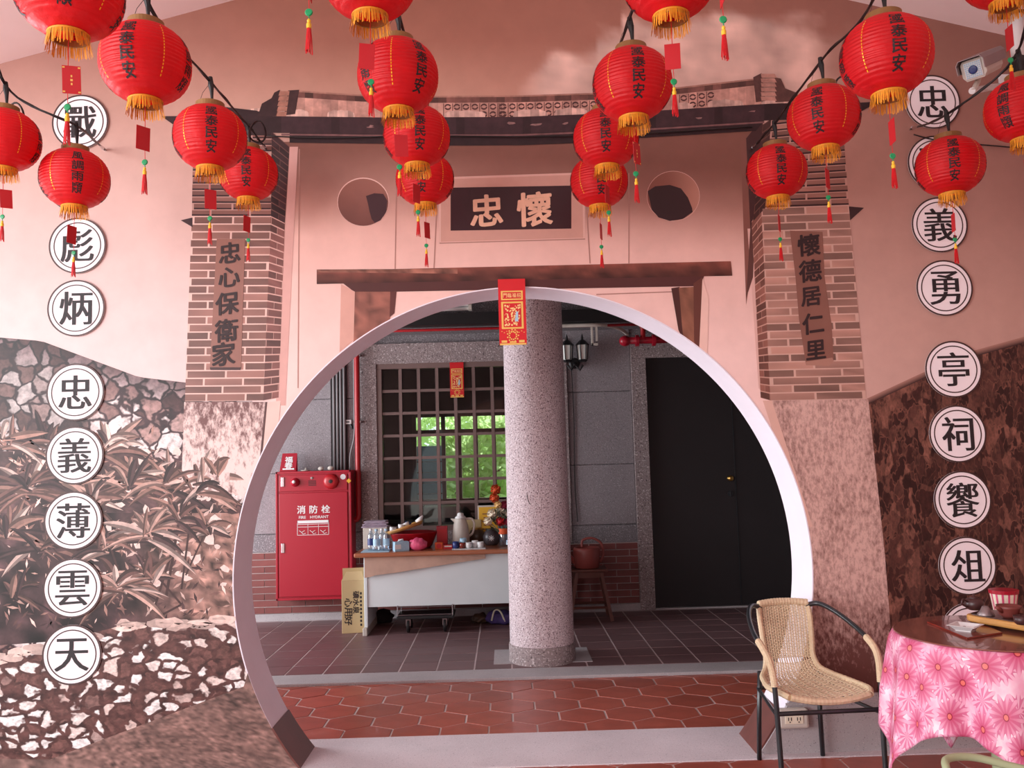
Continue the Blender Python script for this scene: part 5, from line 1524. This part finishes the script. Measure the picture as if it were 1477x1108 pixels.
# red basin with a tray and cups
t = ontop('red_basin', 'wide red plastic basin on the desk', 'basin', 597, 8.12)
MB().lathe([(.15, 0), (.17, .02), (.215, .13), (.225, .137), (.225, .142), (.208, .138), (.165, .025), (.0001, .012)], 36).build('basin', M['redpipe'], t, smooth=True)
t = thing('bamboo_tray', 'round bamboo tray tilted on top of the red basin', 'tray', (dx(585, 8.1), 8.08, TZ + .17))
RT = Matrix.Rotation(-.28, 3, 'Y')
MB().lathe([(.0001, 0), (.16, 0), (.18, .03), (.172, .032), (.155, .008), (.0001, .008)], 32, (0, 0, 0), False, RT).build('tray', M['bamboo'], t, smooth=True)
for i, (ux, uy, m_, lab) in enumerate(((-.12, -.03, 'white', 'white cup lying at the left of the tilted bamboo tray'), (-.06, .0, 'black', 'dark cup in the middle of the tilted bamboo tray'), (-.03, -.06, 'white', 'white cup at the front of the tilted bamboo tray'), (.03, -.02, 'white', 'white cup near the right of the tilted bamboo tray'), (.02, .06, 'navy', 'blue dark cup at the back of the tilted bamboo tray'))):
    c = Vector((dx(585, 8.1), 8.08, TZ + .17)) + RT @ Vector((ux, uy, .008))
    tag(MB().lathe([(.018, 0), (.028, .03), (.03, .05), (.026, .05), (.022, .02), (.0001, .006)], 16, c, True, Matrix.Rotation(random.uniform(-.6, .6), 3, 'Y')).build('cup', M[m_], smooth=True), lab, 'cup', 'cups on the bamboo tray')
tag(MB().tube([Vector((dx(600, 8.0), 8.04, TZ + .235)), Vector((dx(606, 8.0), 8.04, TZ + .26)), Vector((dx(610, 8.0), 8.04, TZ + .29))], [.016, .02, .008], 10).build('white_ladle', M['white'], smooth=True), 'white ladle handle sticking up from the tilted tray', 'ladle')
# pink bag
t = ontop('pink_bag', 'crumpled pink plastic bag on the desk', 'bag', 603, 7.86)
m_ = MB().sphere((0, 0, .05), .085, 22, 14, (1, .7, .68))
m_.v = [(x * (1 + .12 * mn.noise(Vector((x * 30, y * 30, z * 30)))), y, max(0, z * (1 + .25 * mn.noise(Vector((x * 22, y * 22, z * 22 + 4)))))) for x, y, z in m_.v]
m_.build('bag', M['pinkbag'], t)
# red boxes
t = ontop('red_box', 'upright red box behind the small orange tins', 'box', 638, 8.1)
MB().bb((-.05, -.03, 0), (.05, .03, .19)).build('box', M['redmetal'], t, bevel=.003); MB().bb((-.04, -.0315, .03), (.04, -.0305, .16)).build('print', M['redpaper'], t)
t = ontop('orange_tin', 'small orange-red tin at the left of the white cup sheet', 'tin', 634, 7.9)
MB().bb((-.04, -.025, 0), (.03, .025, .06)).build('tin', M['orange'], t, bevel=.004); MB().lathe([(.022, 0), (.022, .004)], 12, (-.005, -.026, .03), True, RX90).build('emblem', M['redpaper'], t)
t = ontop('flat_red_box', 'flat red and cream box beside the orange tin', 'box', 646, 7.9)
MB().bb((-.04, -.025, 0), (.04, .025, .035)).build('box', M['redpaper'], t, bevel=.003); MB().bb((-.03, -.0265, .018), (.035, -.0255, .03)).build('stripe', M['cream'], t)
# kettle
t = ontop('thermos_jug', 'white vacuum jug with a loop handle on the desk', 'jug', 665, 8.12)
MB().lathe([(.075, 0), (.08, .01), (.078, .12), (.068, .19), (.052, .235), (.05, .25)], 24).build('body', M['cream'], t, smooth=True)
MB().lathe([(.05, .25), (.054, .256), (.04, .272), (.03, .276), (.03, .29), (.022, .302), (.0001, .305)], 20).build('lid', M['white'], t, smooth=True)
MB().tube(spline([(.045, 0, .245), (.10, 0, .245), (.125, 0, .20), (.11, 0, .12), (.078, 0, .09)], 6), .011, 8).build('handle', M['cream'], t, smooth=True)
MB().poly([(-.04, -.02, .25), (-.095, 0, .252), (-.045, 0, .20)]).poly([(-.04, .02, .25), (-.045, 0, .20), (-.095, 0, .252)]).poly([(-.04, -.02, .25), (-.04, .02, .25), (-.095, 0, .252)]).build('spout', M['cream'], t)
# cups on white sheet
tag(MB().bb((dx(652, 7.85), 7.79, TZ), (dx(700, 7.85), 7.93, TZ + .005)).build('paper_sheet', M['white']), 'white sheet under the row of small cups on the desk', 'sheet')
for i, (px_, Y, m_, h_, lab) in enumerate(((657.5, 7.86, 'navy', .06, 'small blue pot, first in the row of cups'), (667, 7.86, 'redwood', .05, 'small red and white cup, second in the row'), (668, 7.9, 'bluepaper', .085, 'tall narrow blue-white cup behind the row'),
                             (676, 7.86, 'white', .05, 'white cup right of the red one'), (685, 7.9, 'white', .062, 'white cup at the back right of the row'), (693, 7.87, 'white', .052, 'rightmost white cup of the row'))):
    tag(MB().lathe([(.02, 0), (.028, .006), (.031, h_ * .6), (.028, h_), (.024, h_), (.024, h_ * .3), (.0001, h_ * .25)], 18, (dx(px_, Y), Y, TZ + .005)).build('cup', M[m_], smooth=True), lab, 'cup', 'small cups in a row on the desk')
# jars and flowers
for i, (px_, Y, lab) in enumerate(((688, 8.3, 'dark jar behind the white cups on the desk'), (709, 8.12, 'dark jar with a pale star mark, beside the flower vase'))):
    t = ontop('dark_jar', lab, 'jar', px_, Y, 0, 'dark jars on the desk')
    MB().lathe([(.05, 0), (.075, .03), (.078, .08), (.06, .125), (.045, .135)], 22).build('jar_body', M['olive'] if i == 0 else M['greyjar'], t, smooth=True)
    MB().lathe([(.048, .13), (.05, .15), (.0001, .155)], 18).build('lid', M['brass'] if i == 0 else M['black'], t)
    if i:
        s_ = MB()
        for k in range(4): s_.box((0, -.079, .07), (.05, .002, .005), Matrix.Rotation(k * PI / 4, 3, 'Y'))
        s_.build('star_mark', M['white'], t)
t = ontop('yellow_notice', 'framed yellow notice leaning on the window behind the flowers', 'notice', 705, 8.36)
MB().box((0, .02, .20), (.20, .012, .30), Matrix.Rotation(-.12, 3, 'X')).build('frame', M['cream'], t)
MB().box((0, .012, .20), (.175, .004, .27), Matrix.Rotation(-.12, 3, 'X')).build('sheet', M['signyellow'], t)
m_ = MB()
for k in range(5): m_.box((0, .0085 + (.27 - k * .035 - .2) * .12, .27 - k * .035), (.11 - .02 * (k % 2), .002, .008))
m_.build('print_lines', M['clay'], t)
tag(MB().bb((dx(672, 8.4), 8.36, TZ), (dx(695, 8.4), 8.42, TZ + .22)).build('cardboard_sheet', M['card'], bevel=.004), 'brown cardboard leaning on the window behind the jug', 'cardboard')
VX, VY = dx(727, 8.0), 8.0
t = thing('flower_vase', 'clear orange vase beside the pillar, holding artificial flowers', 'vase', (VX, VY, TZ))
MB().lathe([(.04, 0), (.045, .01), (.042, .08), (.05, .15), (.046, .15), (.038, .08), (.0001, .01)], 20).build('vase', M['bottle'], t, smooth=True)
MB().lathe([(.047, .11), (.052, .15), (.049, .16)], 20, cap=False).build('orange_band', M['orange'], t)
t = thing('flower_bunch', 'bunch of white, magenta and orange artificial flowers beside the pillar', 'flowers', (VX, VY, TZ + .1))
for i, (px_, py_, r, m_) in enumerate(((704, 752, .030, 'flowerwhite'), (710, 741, .036, 'flowerwhite'), (722, 737, .038, 'flowerwhite'), (718, 728, .026, 'goldpale'), (728, 729, .032, 'magenta'), (731, 742, .034, 'flowerwhite'), (722, 752, .034, 'redpaper'), (713, 718, .034, 'orange'), (715, 706, .036, 'orange'), (732, 752, .03, 'magenta'))):
    r *= 1.3; c = at(px_, py_, VY - .02 + .02 * (i % 3))
    m2 = MB()
    for k in range(26):
        zz = 1 - 2 * (k + .5) / 26; an = k * 2.4; d = Vector((math.sqrt(1 - zz * zz) * math.cos(an), math.sqrt(1 - zz * zz) * math.sin(an), zz))
        u = d.orthogonal().normalized() * r * .38; v2 = d.cross(u).normalized() * r * .38
        m2.poly([c + d * r * .5, c + d * r * .95 + u, c + d * r * 1.05 + v2 * .3, c + d * r * .95 - u])
    m2.sphere(c, r * .7, 10, 6)
    fl_ = m2.build('bloom', M[m_], t, world=True)
    MB().tube([c, c * .5 + Vector((VX, VY, TZ + .12)) * .5 + Vector((0, 0, -.01)), (VX, VY, TZ + .04)], .003, 5).build('stalk', M['teal'], fl_, world=True)
m2 = MB()
for k in range(40):
    a = random.uniform(0, 2 * PI); c = Vector((VX - .03, VY, TZ + .2)) + Vector((.08 * math.cos(a), .03 * math.sin(a), random.uniform(-.06, .14))); d = Vector((random.uniform(-1, 1), random.uniform(-.4, .4), random.uniform(-.4, 1))).normalized() * .04
    m2.poly([c - d, c + d.cross(Vector((0, 1, 0))) * .3, c + d, c - d.cross(Vector((0, 1, 0))) * .3])
m2.build('leaves', mat('dark_leaf', (58, 66, 44), .5, var=.3), t, world=True)

# cardboard box, dolly, bags beneath
q = atz(490, 914, .018)
t = thing('cardboard_box', 'tall tan cardboard box with black print beside the desk leg', 'box', (q.x + .11, q.y + .08, .018), .12)
bx_, by_, bz_ = .195, .17, .46
MB().bb((-bx_ / 2, -by_ / 2, 0), (bx_ / 2, by_ / 2, bz_)).build('carton', M['card'], t, bevel=.003)
MB().poly([(-bx_ / 2, -by_ / 2, bz_), (bx_ / 2, -by_ / 2, bz_), (bx_ / 2 - .02, -by_ / 2 + .05, bz_ + .07), (-bx_ / 2 + .04, -by_ / 2 + .05, bz_ + .07)]).build('front_flap', M['card'], t)
MB().poly([(-bx_ / 2, by_ / 2, bz_), (bx_ / 2, by_ / 2, bz_), (bx_ / 2, by_ / 2 - .02, bz_ + .09), (-bx_ / 2, by_ / 2 - .02, bz_ + .09)]).build('back_flap', M['card'], t)
g = MB(); yy = -by_ / 2 - .0015
for k, ch in enumerate('好用心'): put_glyph(g, ch, 'bold', lambda u, v, c: (-.04 + v * .066, yy - c * .00004, .11 + k * .078 - u * .075))
for k, ch in enumerate('泉水礦'): put_glyph(g, ch, 'bold', lambda u, v, c: (.028 + v * .055, yy - c * .00004, .20 + k * .066 - u * .062))
for k in range(9): g.box((.07, yy, .07 + k * .034), (.016, .001, .02))
g.build('printing', M['ink'], t)
q = atz(614, 912, .018)
t = thing('platform_dolly', 'low black platform dolly with chrome rails under the desk', 'dolly', (q.x, q.y + .12, .018))
MB().bb((-.25, -.16, .12), (.25, .16, .145)).build('platform', M['black'], t, bevel=.006)
r_ = MB()
for z in (.155, .225):
    r_.tube([(-.24, -.15, z), (.24, -.15, z)], .005, 6)
r_.tube([(-.24, .15, .235), (.24, .15, .235)], .005, 6)
for sx in (-.24, .24):
    for sy in (-.15, .15): r_.tube([(sx, sy, .13), (sx, sy, .24)], .005, 6)
r_.build('chrome_rail', M['chrome'], t)
for sx in (-.15, .17):
    for sy in (-.12, .12):
        wh = MB().lathe([(.048, -.012), (.055, -.008), (.055, .008), (.048, .012)], 18, (sx, sy, .055), True, Matrix.Rotation(PI / 2 if False else 0, 3, 'X') @ Matrix.Rotation(PI / 2, 3, 'Y')).build('wheel', M['black'], t)
        MB().lathe([(.015, -.014), (.015, .014)], 10, (sx, sy, .055), True, Matrix.Rotation(PI / 2, 3, 'Y')).build('hub', M['chrome'], wh)
        MB().bb((sx - .02, sy - .015, .06), (sx + .02, sy + .015, .12)).build('fork', M['pewter'], wh)
def lump(nm, lab, cat, px_, py_, sc, m_, seed):
    q = atz(px_, py_, .018); m2 = MB().sphere((0, 0, 0), 1, 26, 16)
    out = []
    for v in m2.v:
        v = Vector(v); k = 1 + .35 * mn.noise(v * 2.1 + Vector((seed, 0, 0))) + .15 * mn.noise(v * 6 + Vector((seed, 3, 0)))
        v = v * k; out.append((v.x * sc[0], v.y * sc[1], max(0, (v.z + .7) * sc[2])))
    m2.v = out
    return tag(m2.build(nm, m_, loc=(q.x, q.y + sc[1], .018), smooth=True), lab, cat)
lump('cloth_bag', 'dark crumpled bag on the floor under the desk, left of the dolly', 'bag', 548, 900, (.11, .07, .07), M['darkcloth'], 3)
lump('grey_bag', 'small grey-brown bundle under the desk near the purple bag', 'bag', 693, 900, (.08, .07, .05), M['olive'], 8)
lump('purple_bag', 'purple and white cloth bag under the desk beside the pillar', 'bag', 722, 902, (.13, .08, .07), M['purple'], 5)
q = atz(722, 902, .018)
tag(MB().tube(spline([(q.x - .08, q.y, .06), (q.x - .05, q.y, .15), (q.x, q.y, .14), (q.x + .04, q.y, .05)], 6), .008, 6).build('bag_strap', M['flowerwhite'], smooth=True), 'pale strap looping over the purple bag', 'strap')

# stool with watering can, right of the pillar
q = atz(853, 897, .018)
t = thing('wooden_stool', 'dark wooden stool right of the pillar carrying a watering can', 'stool', (q.x, q.y + .16, .018))
sh = at(850, 822, q.y).z - .018
MB().bb((-.17, -.15, sh - .025), (.17, .15, sh)).build('seat', M['stoolwood'], t, bevel=.008)
for sx in (-1, 1):
    for sy in (-1, 1):
        MB().tube([(sx * .11, sy * .1, sh - .02), (sx * .19, sy * .16, 0)], .021, 4).build('leg', M['stoolwood'], t)
    MB().tube([(sx * .165, -.14, .12), (sx * .165, .14, .12)], .012, 6).build('stretcher', M['stoolwood'], t)
for sy in (-1, 1):
    MB().tube([(-.165, sy * .14, .12), (.165, sy * .14, .12)], .013, 6).build('stretcher', M['stoolwood'], t)
    MB().bb((-.12, sy * .1 - .01, sh - .08), (.12, sy * .1 + .01, sh - .025)).build('apron', M['stoolwood'], t)
t = thing('watering_can', 'reddish plastic watering can on the wooden stool', 'watering can', (q.x - .01, q.y + .14, .018 + sh))
MB().lathe([(.10, 0), (.115, .01), (.125, .17), (.115, .19), (.108, .19), (.11, .02), (.0001, .01)], 26).build('can_body', M['wateringcan'], t, smooth=True)
MB().tube(spline([(-.04, 0, .19), (-.03, 0, .255), (.06, 0, .27), (.14, 0, .22), (.155, 0, .12), (.12, 0, .05)], 6), .012, 8).build('handle', M['wateringcan'], t, smooth=True)
MB().tube([(-.11, 0, .05), (-.17, .0, .13), (-.22, 0, .20)], [.025, .016, .012], 10).build('spout', M['wateringcan'], t, smooth=True)
# dim furniture in the room beyond the window
t = thing('printer', 'pale office printer standing in the dim room behind the window', 'printer', (X(636, 730, 10.4), 10.4, 0))
MB().bb((-.3, -.2, 0), (.3, .25, .74)).build('cabinet', M['stoolwood'], t, bevel=.01); MB().bb((-.22, -.18, .74), (.22, .2, .98)).build('printer_body', M['white'], t, bevel=.02); MB().poly([(-.18, -.18, .80), (.18, -.18, .80), (.18, -.34, .86), (-.18, -.34, .86)]).build('paper_tray', M['bluepaper'], t)
t = thing('office_desk', 'dark office desk in the dim room behind the window', 'desk', (X(590, 730, 11.2), 11.2, 0))
MB().bb((-.7, -.35, .72), (.7, .35, .76)).build('desk_top', M['stoolwood'], t, bevel=.006)
for sx in (-.66, .66): MB().bb((sx - .03, -.33, 0), (sx + .03, .33, .72)).build('side_panel', M['stoolwood'], t)

# ------------------------------------------------------------------ outlet on the plinth
q = at(1144, 1037, WY - .05)
t = thing('power_outlet', 'cream double wall outlet low on the wall behind the wicker chair', 'outlet', (q.x, WY - .02, q.z))
MB().bb((-.075, -.045, -.045), (.075, 0, .05)).build('box', M['cream'], t, bevel=.012)
MB().bb((-.045, -.049, -.02), (.045, -.044, .024)).build('socket_plate', M['flowerwhite'], t, bevel=.002)
o_ = MB()
for sx in (-.022, .022):
    for dx_ in (-.007, .007): o_.bb((sx + dx_ - .0018, -.051, -.004), (sx + dx_ + .0018, -.048, .012))
    o_.bb((sx - .003, -.051, -.013), (sx + .003, -.048, -.008))
o_.build('slots', M['black'], t)

# ------------------------------------------------------------------ wicker chair
CH_X, CH_Y = at(1193, 1000, 3.95).x, 3.93
t = thing('wicker_armchair', 'woven wicker armchair with black tube frame against the mural', 'chair', (CH_X, CH_Y, 0), math.radians(3))
def chb(mb, nm, m, par=None, **k):
    mb.v = [(v[0] * .93, v[1], v[2]) for v in mb.v]
    return mb.build(nm, m, par or t, **k)
rt = .0125
for s in (-1, 1):
    arm = spline([(s * .125, .50, .735), (s * .185, .47, .745), (s * .235, .37, .715), (s * .268, .22, .665), (s * .272, .09, .62), (s * .266, .03, .575), (s * .258, .005, .49), (s * .252, 0, .30), (s * .248, -.01, 0)], 8)
    chb(MB().tube(arm, rt, 10), 'arm_leg', M['blackmetal'], smooth=True)
    i0 = next(i for i, p in enumerate(arm) if p.z < .645 and p.y < .2); i1 = next(i for i, p in enumerate(arm) if p.z < .47)
    seg = arm[i0:i1]; dn = []
    for i in range(len(seg) - 1):
        for k in range(4): dn.append(seg[i].lerp(seg[i + 1], k / 4))
    rr = [rt + .0035 + .0012 * (i % 2) for i in range(len(dn))]
    chb(MB().tube(dn, rr, 10), 'arm_wrap', M['wickerdark'])
    chb(MB().tube([(s * .16, .46, .43), (s * .165, .49, .2), (s * .172, .50, 0)], rt, 10), 'rear_leg', M['blackmetal'], smooth=True)
    chb(MB().lathe([(.0155, 0), (.0155, .02), (rt, .024)], 10, (s * .248, -.01, 0)), 'leg_cap', M['black'])
    chb(MB().tube([(s * .250, -.002, .345), (s * .165, .485, .345)], .009, 8), 'side_rail', M['blackmetal'])
chb(MB().tube([(-.25, 0, .36), (.25, 0, .36)], .0105, 8), 'front_rail', M['blackmetal'])
chb(MB().tube([(-.165, .485, .345), (.165, .485, .345)], .009, 8), 'rear_rail', M['blackmetal'])
# woven shell: profile centre line (y,z) and half width from back top to seat front
PRF = [(0, .50, .745, .128), (.12, .485, .69, .132), (.3, .468, .60, .128), (.48, .45, .50, .120), (.58, .425, .452, .135), (.66, .37, .432, .175), (.8, .22, .428, .215), (.92, .08, .436, .222), (1.0, .0, .442, .205), (1.04, -.018, .432, .19)]
def shell(u, v):
    V = v * 1.04
    for a, b in zip(PRF, PRF[1:]):
        if V <= b[0] + 1e-9:
            f = (V - a[0]) / (b[0] - a[0]); f2 = f
            y, z, w_ = (a[k] + (b[k] - a[k]) * f2 for k in (1, 2, 3)); break
    sag = .018 * (1 - u * u)
    if V < .5: return Vector((u * w_, y + sag, z))
    return Vector((u * w_, y, z - sag * 1.1))
wv = MB(); NR = 74; NW = 19
for r in range(NR + 1):
    v = r / NR; pts = []
    for k in range(NW * 2 + 1):
        u = -1 + 2 * k / (NW * 2); p = shell(u, v); nrm = Vector((0, -1, .25)).normalized() if v < .5 else Vector((0, -.1, 1))
        ph = (1 if (k // 2 + r) % 2 else -1) if k % 2 else 0
        pts.append(p + nrm * (.003 * ph))
    wv.tube(pts, .0026, 4, cap=False)
weft = chb(wv, 'woven_weft', M['wicker'])
wp = MB()
for k in range(NW):
    u = -1 + (2 * k + 1) / NW
    for du in (-.012, .012):
        pts = []
        for r in range(0, NR + 1, 2):
            p = shell(u + du, r / NR); nrm = Vector((0, -1, .25)).normalized() if r / NR < .5 else Vector((0, -.1, 1))
            pts.append(p + nrm * (.0022 if (k % 2) else -.001))
        wp.tube(pts, .0022, 4, cap=False)
chb(wp, 'woven_warp', M['wickerdark'])
bd = MB()
for s in (-1, 1):
    pts = spline([shell(s, r / 14) + Vector((s * .006, 0, 0)) for r in range(15)], 5)
    bd.tube(pts, [.0135 + .001 * (i % 2) for i in range(len(pts))], 8)
fp = spline([shell(u, 1) + Vector((0, -.004 * (1 - u * u) * 4, 0)) for u in (-1, -.6, -.2, .2, .6, 1)], 8); bd.tube(fp, [.0145 + .001 * (i % 2) for i in range(len(fp))], 8)
chb(bd, 'wrapped_border', M['wickerdark'])
tp = spline([shell(u, 0) + Vector((0, 0, .004 + .006 * (1 - u * u))) for u in (-1.05, -.5, 0, .5, 1.05)], 8)
chb(MB().tube(tp, [.0165 + .0015 * (i % 2) for i in range(len(tp))], 10), 'top_roll', M['wickerdark'])

# ------------------------------------------------------------------ round tea table
TXc, TYc, TR_, TT = 1.955, 3.60, .372, .745
t = thing('round_table', 'small round table with a glossy brown top under the pink cloth', 'table', (TXc, TYc, 0))
MB().lathe([(TR_ - .012, TT - .03), (TR_, TT - .026), (TR_, TT - .006), (TR_ - .008, TT - .003), (.0001, TT - .003)], 64, cap=True).build('table_board', M['stoolwood'], t)
MB().lathe([(.035, .03), (.035, TT - .03)], 20).build('pedestal', M['palegreen'], t)
for k in range(4):
    a = k * PI / 2 + .6
    MB().tube([(0, 0, .10), (.12 * math.cos(a), .12 * math.sin(a), .05), (.27 * math.cos(a), .27 * math.sin(a), .012)], .014, 8).build('foot', M['palegreen'], t)
cl = MB(); na, nd = 220, 34; half = .70
PH0 = math.radians(222)      # middle of the visible hem between two hanging corners
def droplen(ph):
    d = (ph - PH0 + PI / 4) % (PI / 2) - PI / 4
    return half / math.cos(d) - TR_
for i in range(na):
    ph = 2 * PI * i / na; D = min(droplen(ph), .70)
    cphase = 1 - abs(((ph - PH0 + PI / 4) % (PI / 2) - PI / 4)) / (PI / 4)   # 1 at mid hem, 0 at corner
    for j in range(nd + 1):
        if j < 3: r = TR_ * (.90 + .1 * j / 2); z = TT; s_ = r
        else:
            q = (j - 2) / (nd - 2); s_ = TR_ + D * q; dd_ = D * q
            fold = .018 * math.cos(7 * ph + .8) + .014 * math.cos(13 * ph + 2.0) + .008 * math.cos(23 * ph)
            r = TR_ + .012 * min(1, dd_ / .03) + dd_ * (.05 + .10 * (1 - cphase) ** 1.5) + fold * min(1, dd_ / .25)
            z = TT - math.sqrt(max(0, dd_ ** 2 - (.12 * dd_) ** 2)) * .985
        cl.v.append((r * math.cos(ph), r * math.sin(ph), z)); cl.uv.append((s_ * math.cos(ph), s_ * math.sin(ph)))
for i in range(na):
    i2 = (i + 1) % na
    for j in range(nd): cl.face((i * (nd + 1) + j, i * (nd + 1) + j + 1, i2 * (nd + 1) + j + 1, i2 * (nd + 1) + j))
co = cl.build('tablecloth', M['daisy'], loc=(TXc, TYc, 0), smooth=True); co.modifiers.new('s', 'SOLIDIFY').thickness = .0015
tag(co, 'pink daisy-print tablecloth hanging in folds from the round table', 'tablecloth')
tag(MB().lathe([(.0001, 0), (TR_ - .004, 0), (TR_ - .001, .002), (TR_ - .004, .005), (.0001, .005)], 64, (TXc, TYc, TT + .0015)).build('table_cover', M['tabletop']), 'glossy brown round cover lying on the pink tablecloth', 'cover')
T2 = TT + .0065
def tp_(px_, py_): return atz(px_, py_, T2)
# red lacquer board and white dish
q = [tp_(1337, 899), tp_(1395, 923), tp_(1446, 915), tp_(1400, 895)]
c = sum(q, Vector()) / 4
m2 = MB(); m2.prism([(p.x - c.x, p.y - c.y) for p in (q[0], q[1], q[2], q[3])], 0, .008)
tag(m2.build('lacquer_board', M['redwood'], loc=(c.x, c.y, T2), bevel=.002), 'dark red lacquered board under the white dish on the table', 'board')
q = tp_(1397, 914)
t = thing('square_dish', 'small white square dish on the red board', 'dish', (q.x, q.y + .02, T2 + .008), .75)
d_ = MB(); rings = [(.030, 0), (.030, .004), (.046, .020), (.055, .022), (.055, .024), (.044, .024), (.030, .008)]
for i, (r, z) in enumerate(rings): d_.v += [(-r, -r, z), (r, -r, z), (r, r, z), (-r, r, z)]
for i in range(len(rings) - 1):
    for k in range(4): d_.face((4 * i + k, 4 * i + (k + 1) % 4, 4 * i + 4 + (k + 1) % 4, 4 * i + 4 + k))
d_.face((3, 2, 1, 0)); e = 4 * (len(rings) - 1); d_.face((e, e + 1, e + 2, e + 3))
d_.build('dish', M['white'], t, bevel=.001)
MB().box((0, 0, .010), (.02, .014, .006), Matrix.Rotation(.5, 3, 'Z')).box((.004, .006, .013), (.01, .008, .006)).build('dried_fruit', M['clay'], t)
# tea tray: long slab with a bamboo-coloured edge
a, b = atz(1389, 884, T2 + .045), Vector((0, 0, 0))
A_ = Vector((a.x, a.y, 0)); dirv = (Vector((2.16, 3.33, 0)) - Vector((A_.x, A_.y, 0))); L = dirv.length; ang = math.atan2(dirv.y, dirv.x)
t = thing('tea_tray', 'long dark tea tray with a thick yellow-brown wooden edge', 'tray', (A_.x, A_.y, T2), ang)
n_ = 20; pts = []
outl = [(0, .02), (.02, .0), (.08, -.012), (L * .5, -.016), (L - .02, -.01), (L, .01), (L, .18), (L - .03, .2), (L * .5, .21), (.06, .2), (.0, .17), (-.012, .1)]
MB().prism([(x, y) for x, y in outl], .012, .040).build('tray_edge', M['bamboo'], t, bevel=.008)
MB().prism([(x * .94 + L * .03, y * .88 + .012) for x, y in outl], .040, .044).build('tray_surface', M['traytop'], t)
for px_, py_ in ((.04, .03), (L - .05, .03), (.04, .16), (L - .05, .16)): MB().lathe([(.012, 0), (.012, .013)], 10, (px_, py_, 0)).build('foot', M['traytop'], t)
ZT_ = T2 + .044
def on_tray(px_, py_):
    p = atz(px_, py_, ZT_); return Vector((p.x, p.y, ZT_))
q = on_tray(1413, 882)
t = thing('teapot', 'dark clay teapot with a loop handle at the left end of the tea tray', 'teapot', (q.x, q.y + .04, ZT_), .3)
MB().lathe([(.022, 0), (.034, .008), (.040, .028), (.032, .046), (.018, .05)], 22).build('pot_body', M['darkclay'], t, smooth=True)
MB().lathe([(.02, .049), (.014, .056), (.005, .058), (.006, .064), (.0001, .068)], 16).build('lid', M['darkclay'], t, smooth=True)
MB().tube(spline([(-.036, 0, .036), (-.058, 0, .05), (-.066, 0, .03), (-.038, 0, .014)], 6), .004, 7).build('handle', M['darkclay'], t, smooth=True)
MB().tube([(.036, 0, .02), (.055, 0, .034), (.064, 0, .048)], [.009, .006, .005], 8).build('spout', M['darkclay'], t, smooth=True)
q = on_tray(1424, 888)
tag(MB().lathe([(.033, 0), (.034, .003), (.022, .018), (.013, .036), (.010, .038), (.0001, .036)], 22, (q.x, q.y + .01, ZT_)).build('tea_strainer', M['pewter'], smooth=True), 'pewter cone-shaped strainer in front of the dark teapot', 'strainer')
q = on_tray(1462, 893)
t = thing('red_teapot', 'reddish clay tea pitcher near the right edge of the picture', 'teapot', (q.x, q.y + .03, ZT_), 0)
MB().lathe([(.022, 0), (.036, .012), (.042, .038), (.048, .05), (.042, .048), (.034, .02), (.0001, .006)], 22).build('pot_body', M['clay'], t, smooth=True)
MB().tube([(-.03, -.01, .03), (-.055, -.015, .043), (-.062, -.017, .046)], [.012, .008, .006], 8).build('spout', M['clay'], t, smooth=True)
q = on_tray(1472, 901)
tag(MB().lathe([(.018, 0), (.026, .008), (.03, .034), (.025, .034), (.02, .008), (.0001, .006)], 20, (q.x + .005, q.y + .0, ZT_)).build('tea_cup', M['darkclay'], smooth=True), 'small dark tea cup cut by the right edge of the picture', 'cup')
q = atz(1462, 890, T2)
t = thing('striped_box', 'white and pink striped paper tub with a red rim at the right edge', 'tub', (q.x + .02, q.y + .10, T2))
hb = at(1462, 850, q.y + .10).z - T2
MB().lathe([(.045, 0), (.058, hb - .014)], 28).build('tub', M['flowerwhite'], t, smooth=False)
MB().lathe([(.061, hb - .016), (.062, hb), (.0001, hb + .001)], 28, cap=False).build('rim', M['redmetal'], t)
s_ = MB()
for k in range(14):
    a = 2 * PI * k / 14; c0, c1 = .0456, .0576
    s_.poly([(c0 * math.cos(a), c0 * math.sin(a), .003), (c0 * math.cos(a + .16), c0 * math.sin(a + .16), .003), (c1 * math.cos(a + .16), c1 * math.sin(a + .16), hb - .016), (c1 * math.cos(a), c1 * math.sin(a), hb - .016)])
s_.v = [(x * 1.01, y * 1.01, z) for x, y, z in s_.v]
s_.build('stripes', M['pinkbag'], t)

# ------------------------------------------------------------------ pale green tube chair with teal seat, bottom right
q = at(1352, 1092, 2.95)
sx0_ = q.x
t = thing('green_tube_stool', 'pale green tube stool with ribbed teal seat in front of the pink cloth', 'stool', (sx0_ + .24, 2.78, 0))
sz = q.z
fr_ = []
loop = [(-.24, .04, -.10), (-.245, .10, -.02), (-.215, .15, sz * 0 + .0), (-.12, .17, -.005), (.0, .14, -.03), (.12, .10, -.05), (.24, .05, -.06), (.27, -.05, -.06), (.24, -.2, -.06), (0, -.24, -.06), (-.22, -.2, -.07), (-.245, -.08, -.12)]
MB().tube(spline([(x, y, sz + z) for x, y, z in loop] + [(loop[0][0], loop[0][1], sz + loop[0][2])], 6), .0125, 10).build('seat_frame', M['palegreen'], t, smooth=True)
for x, y in ((-.235, .09), (.24, .04), (-.22, -.2), (.23, -.2)):
    MB().tube([(x, y, sz - .07), (x * 1.08, y * 1.1, 0)], .0115, 8).build('leg', M['palegreen'], t, smooth=True)
for k in range(17):
    x = .045 + k * .0125
    MB().tube([(x, .12 - .0 * k, sz - .03), (x + .004, 0, sz - .045), (x, -.22, sz - .05)], .006, 6).build('strap', M['teal'], t)
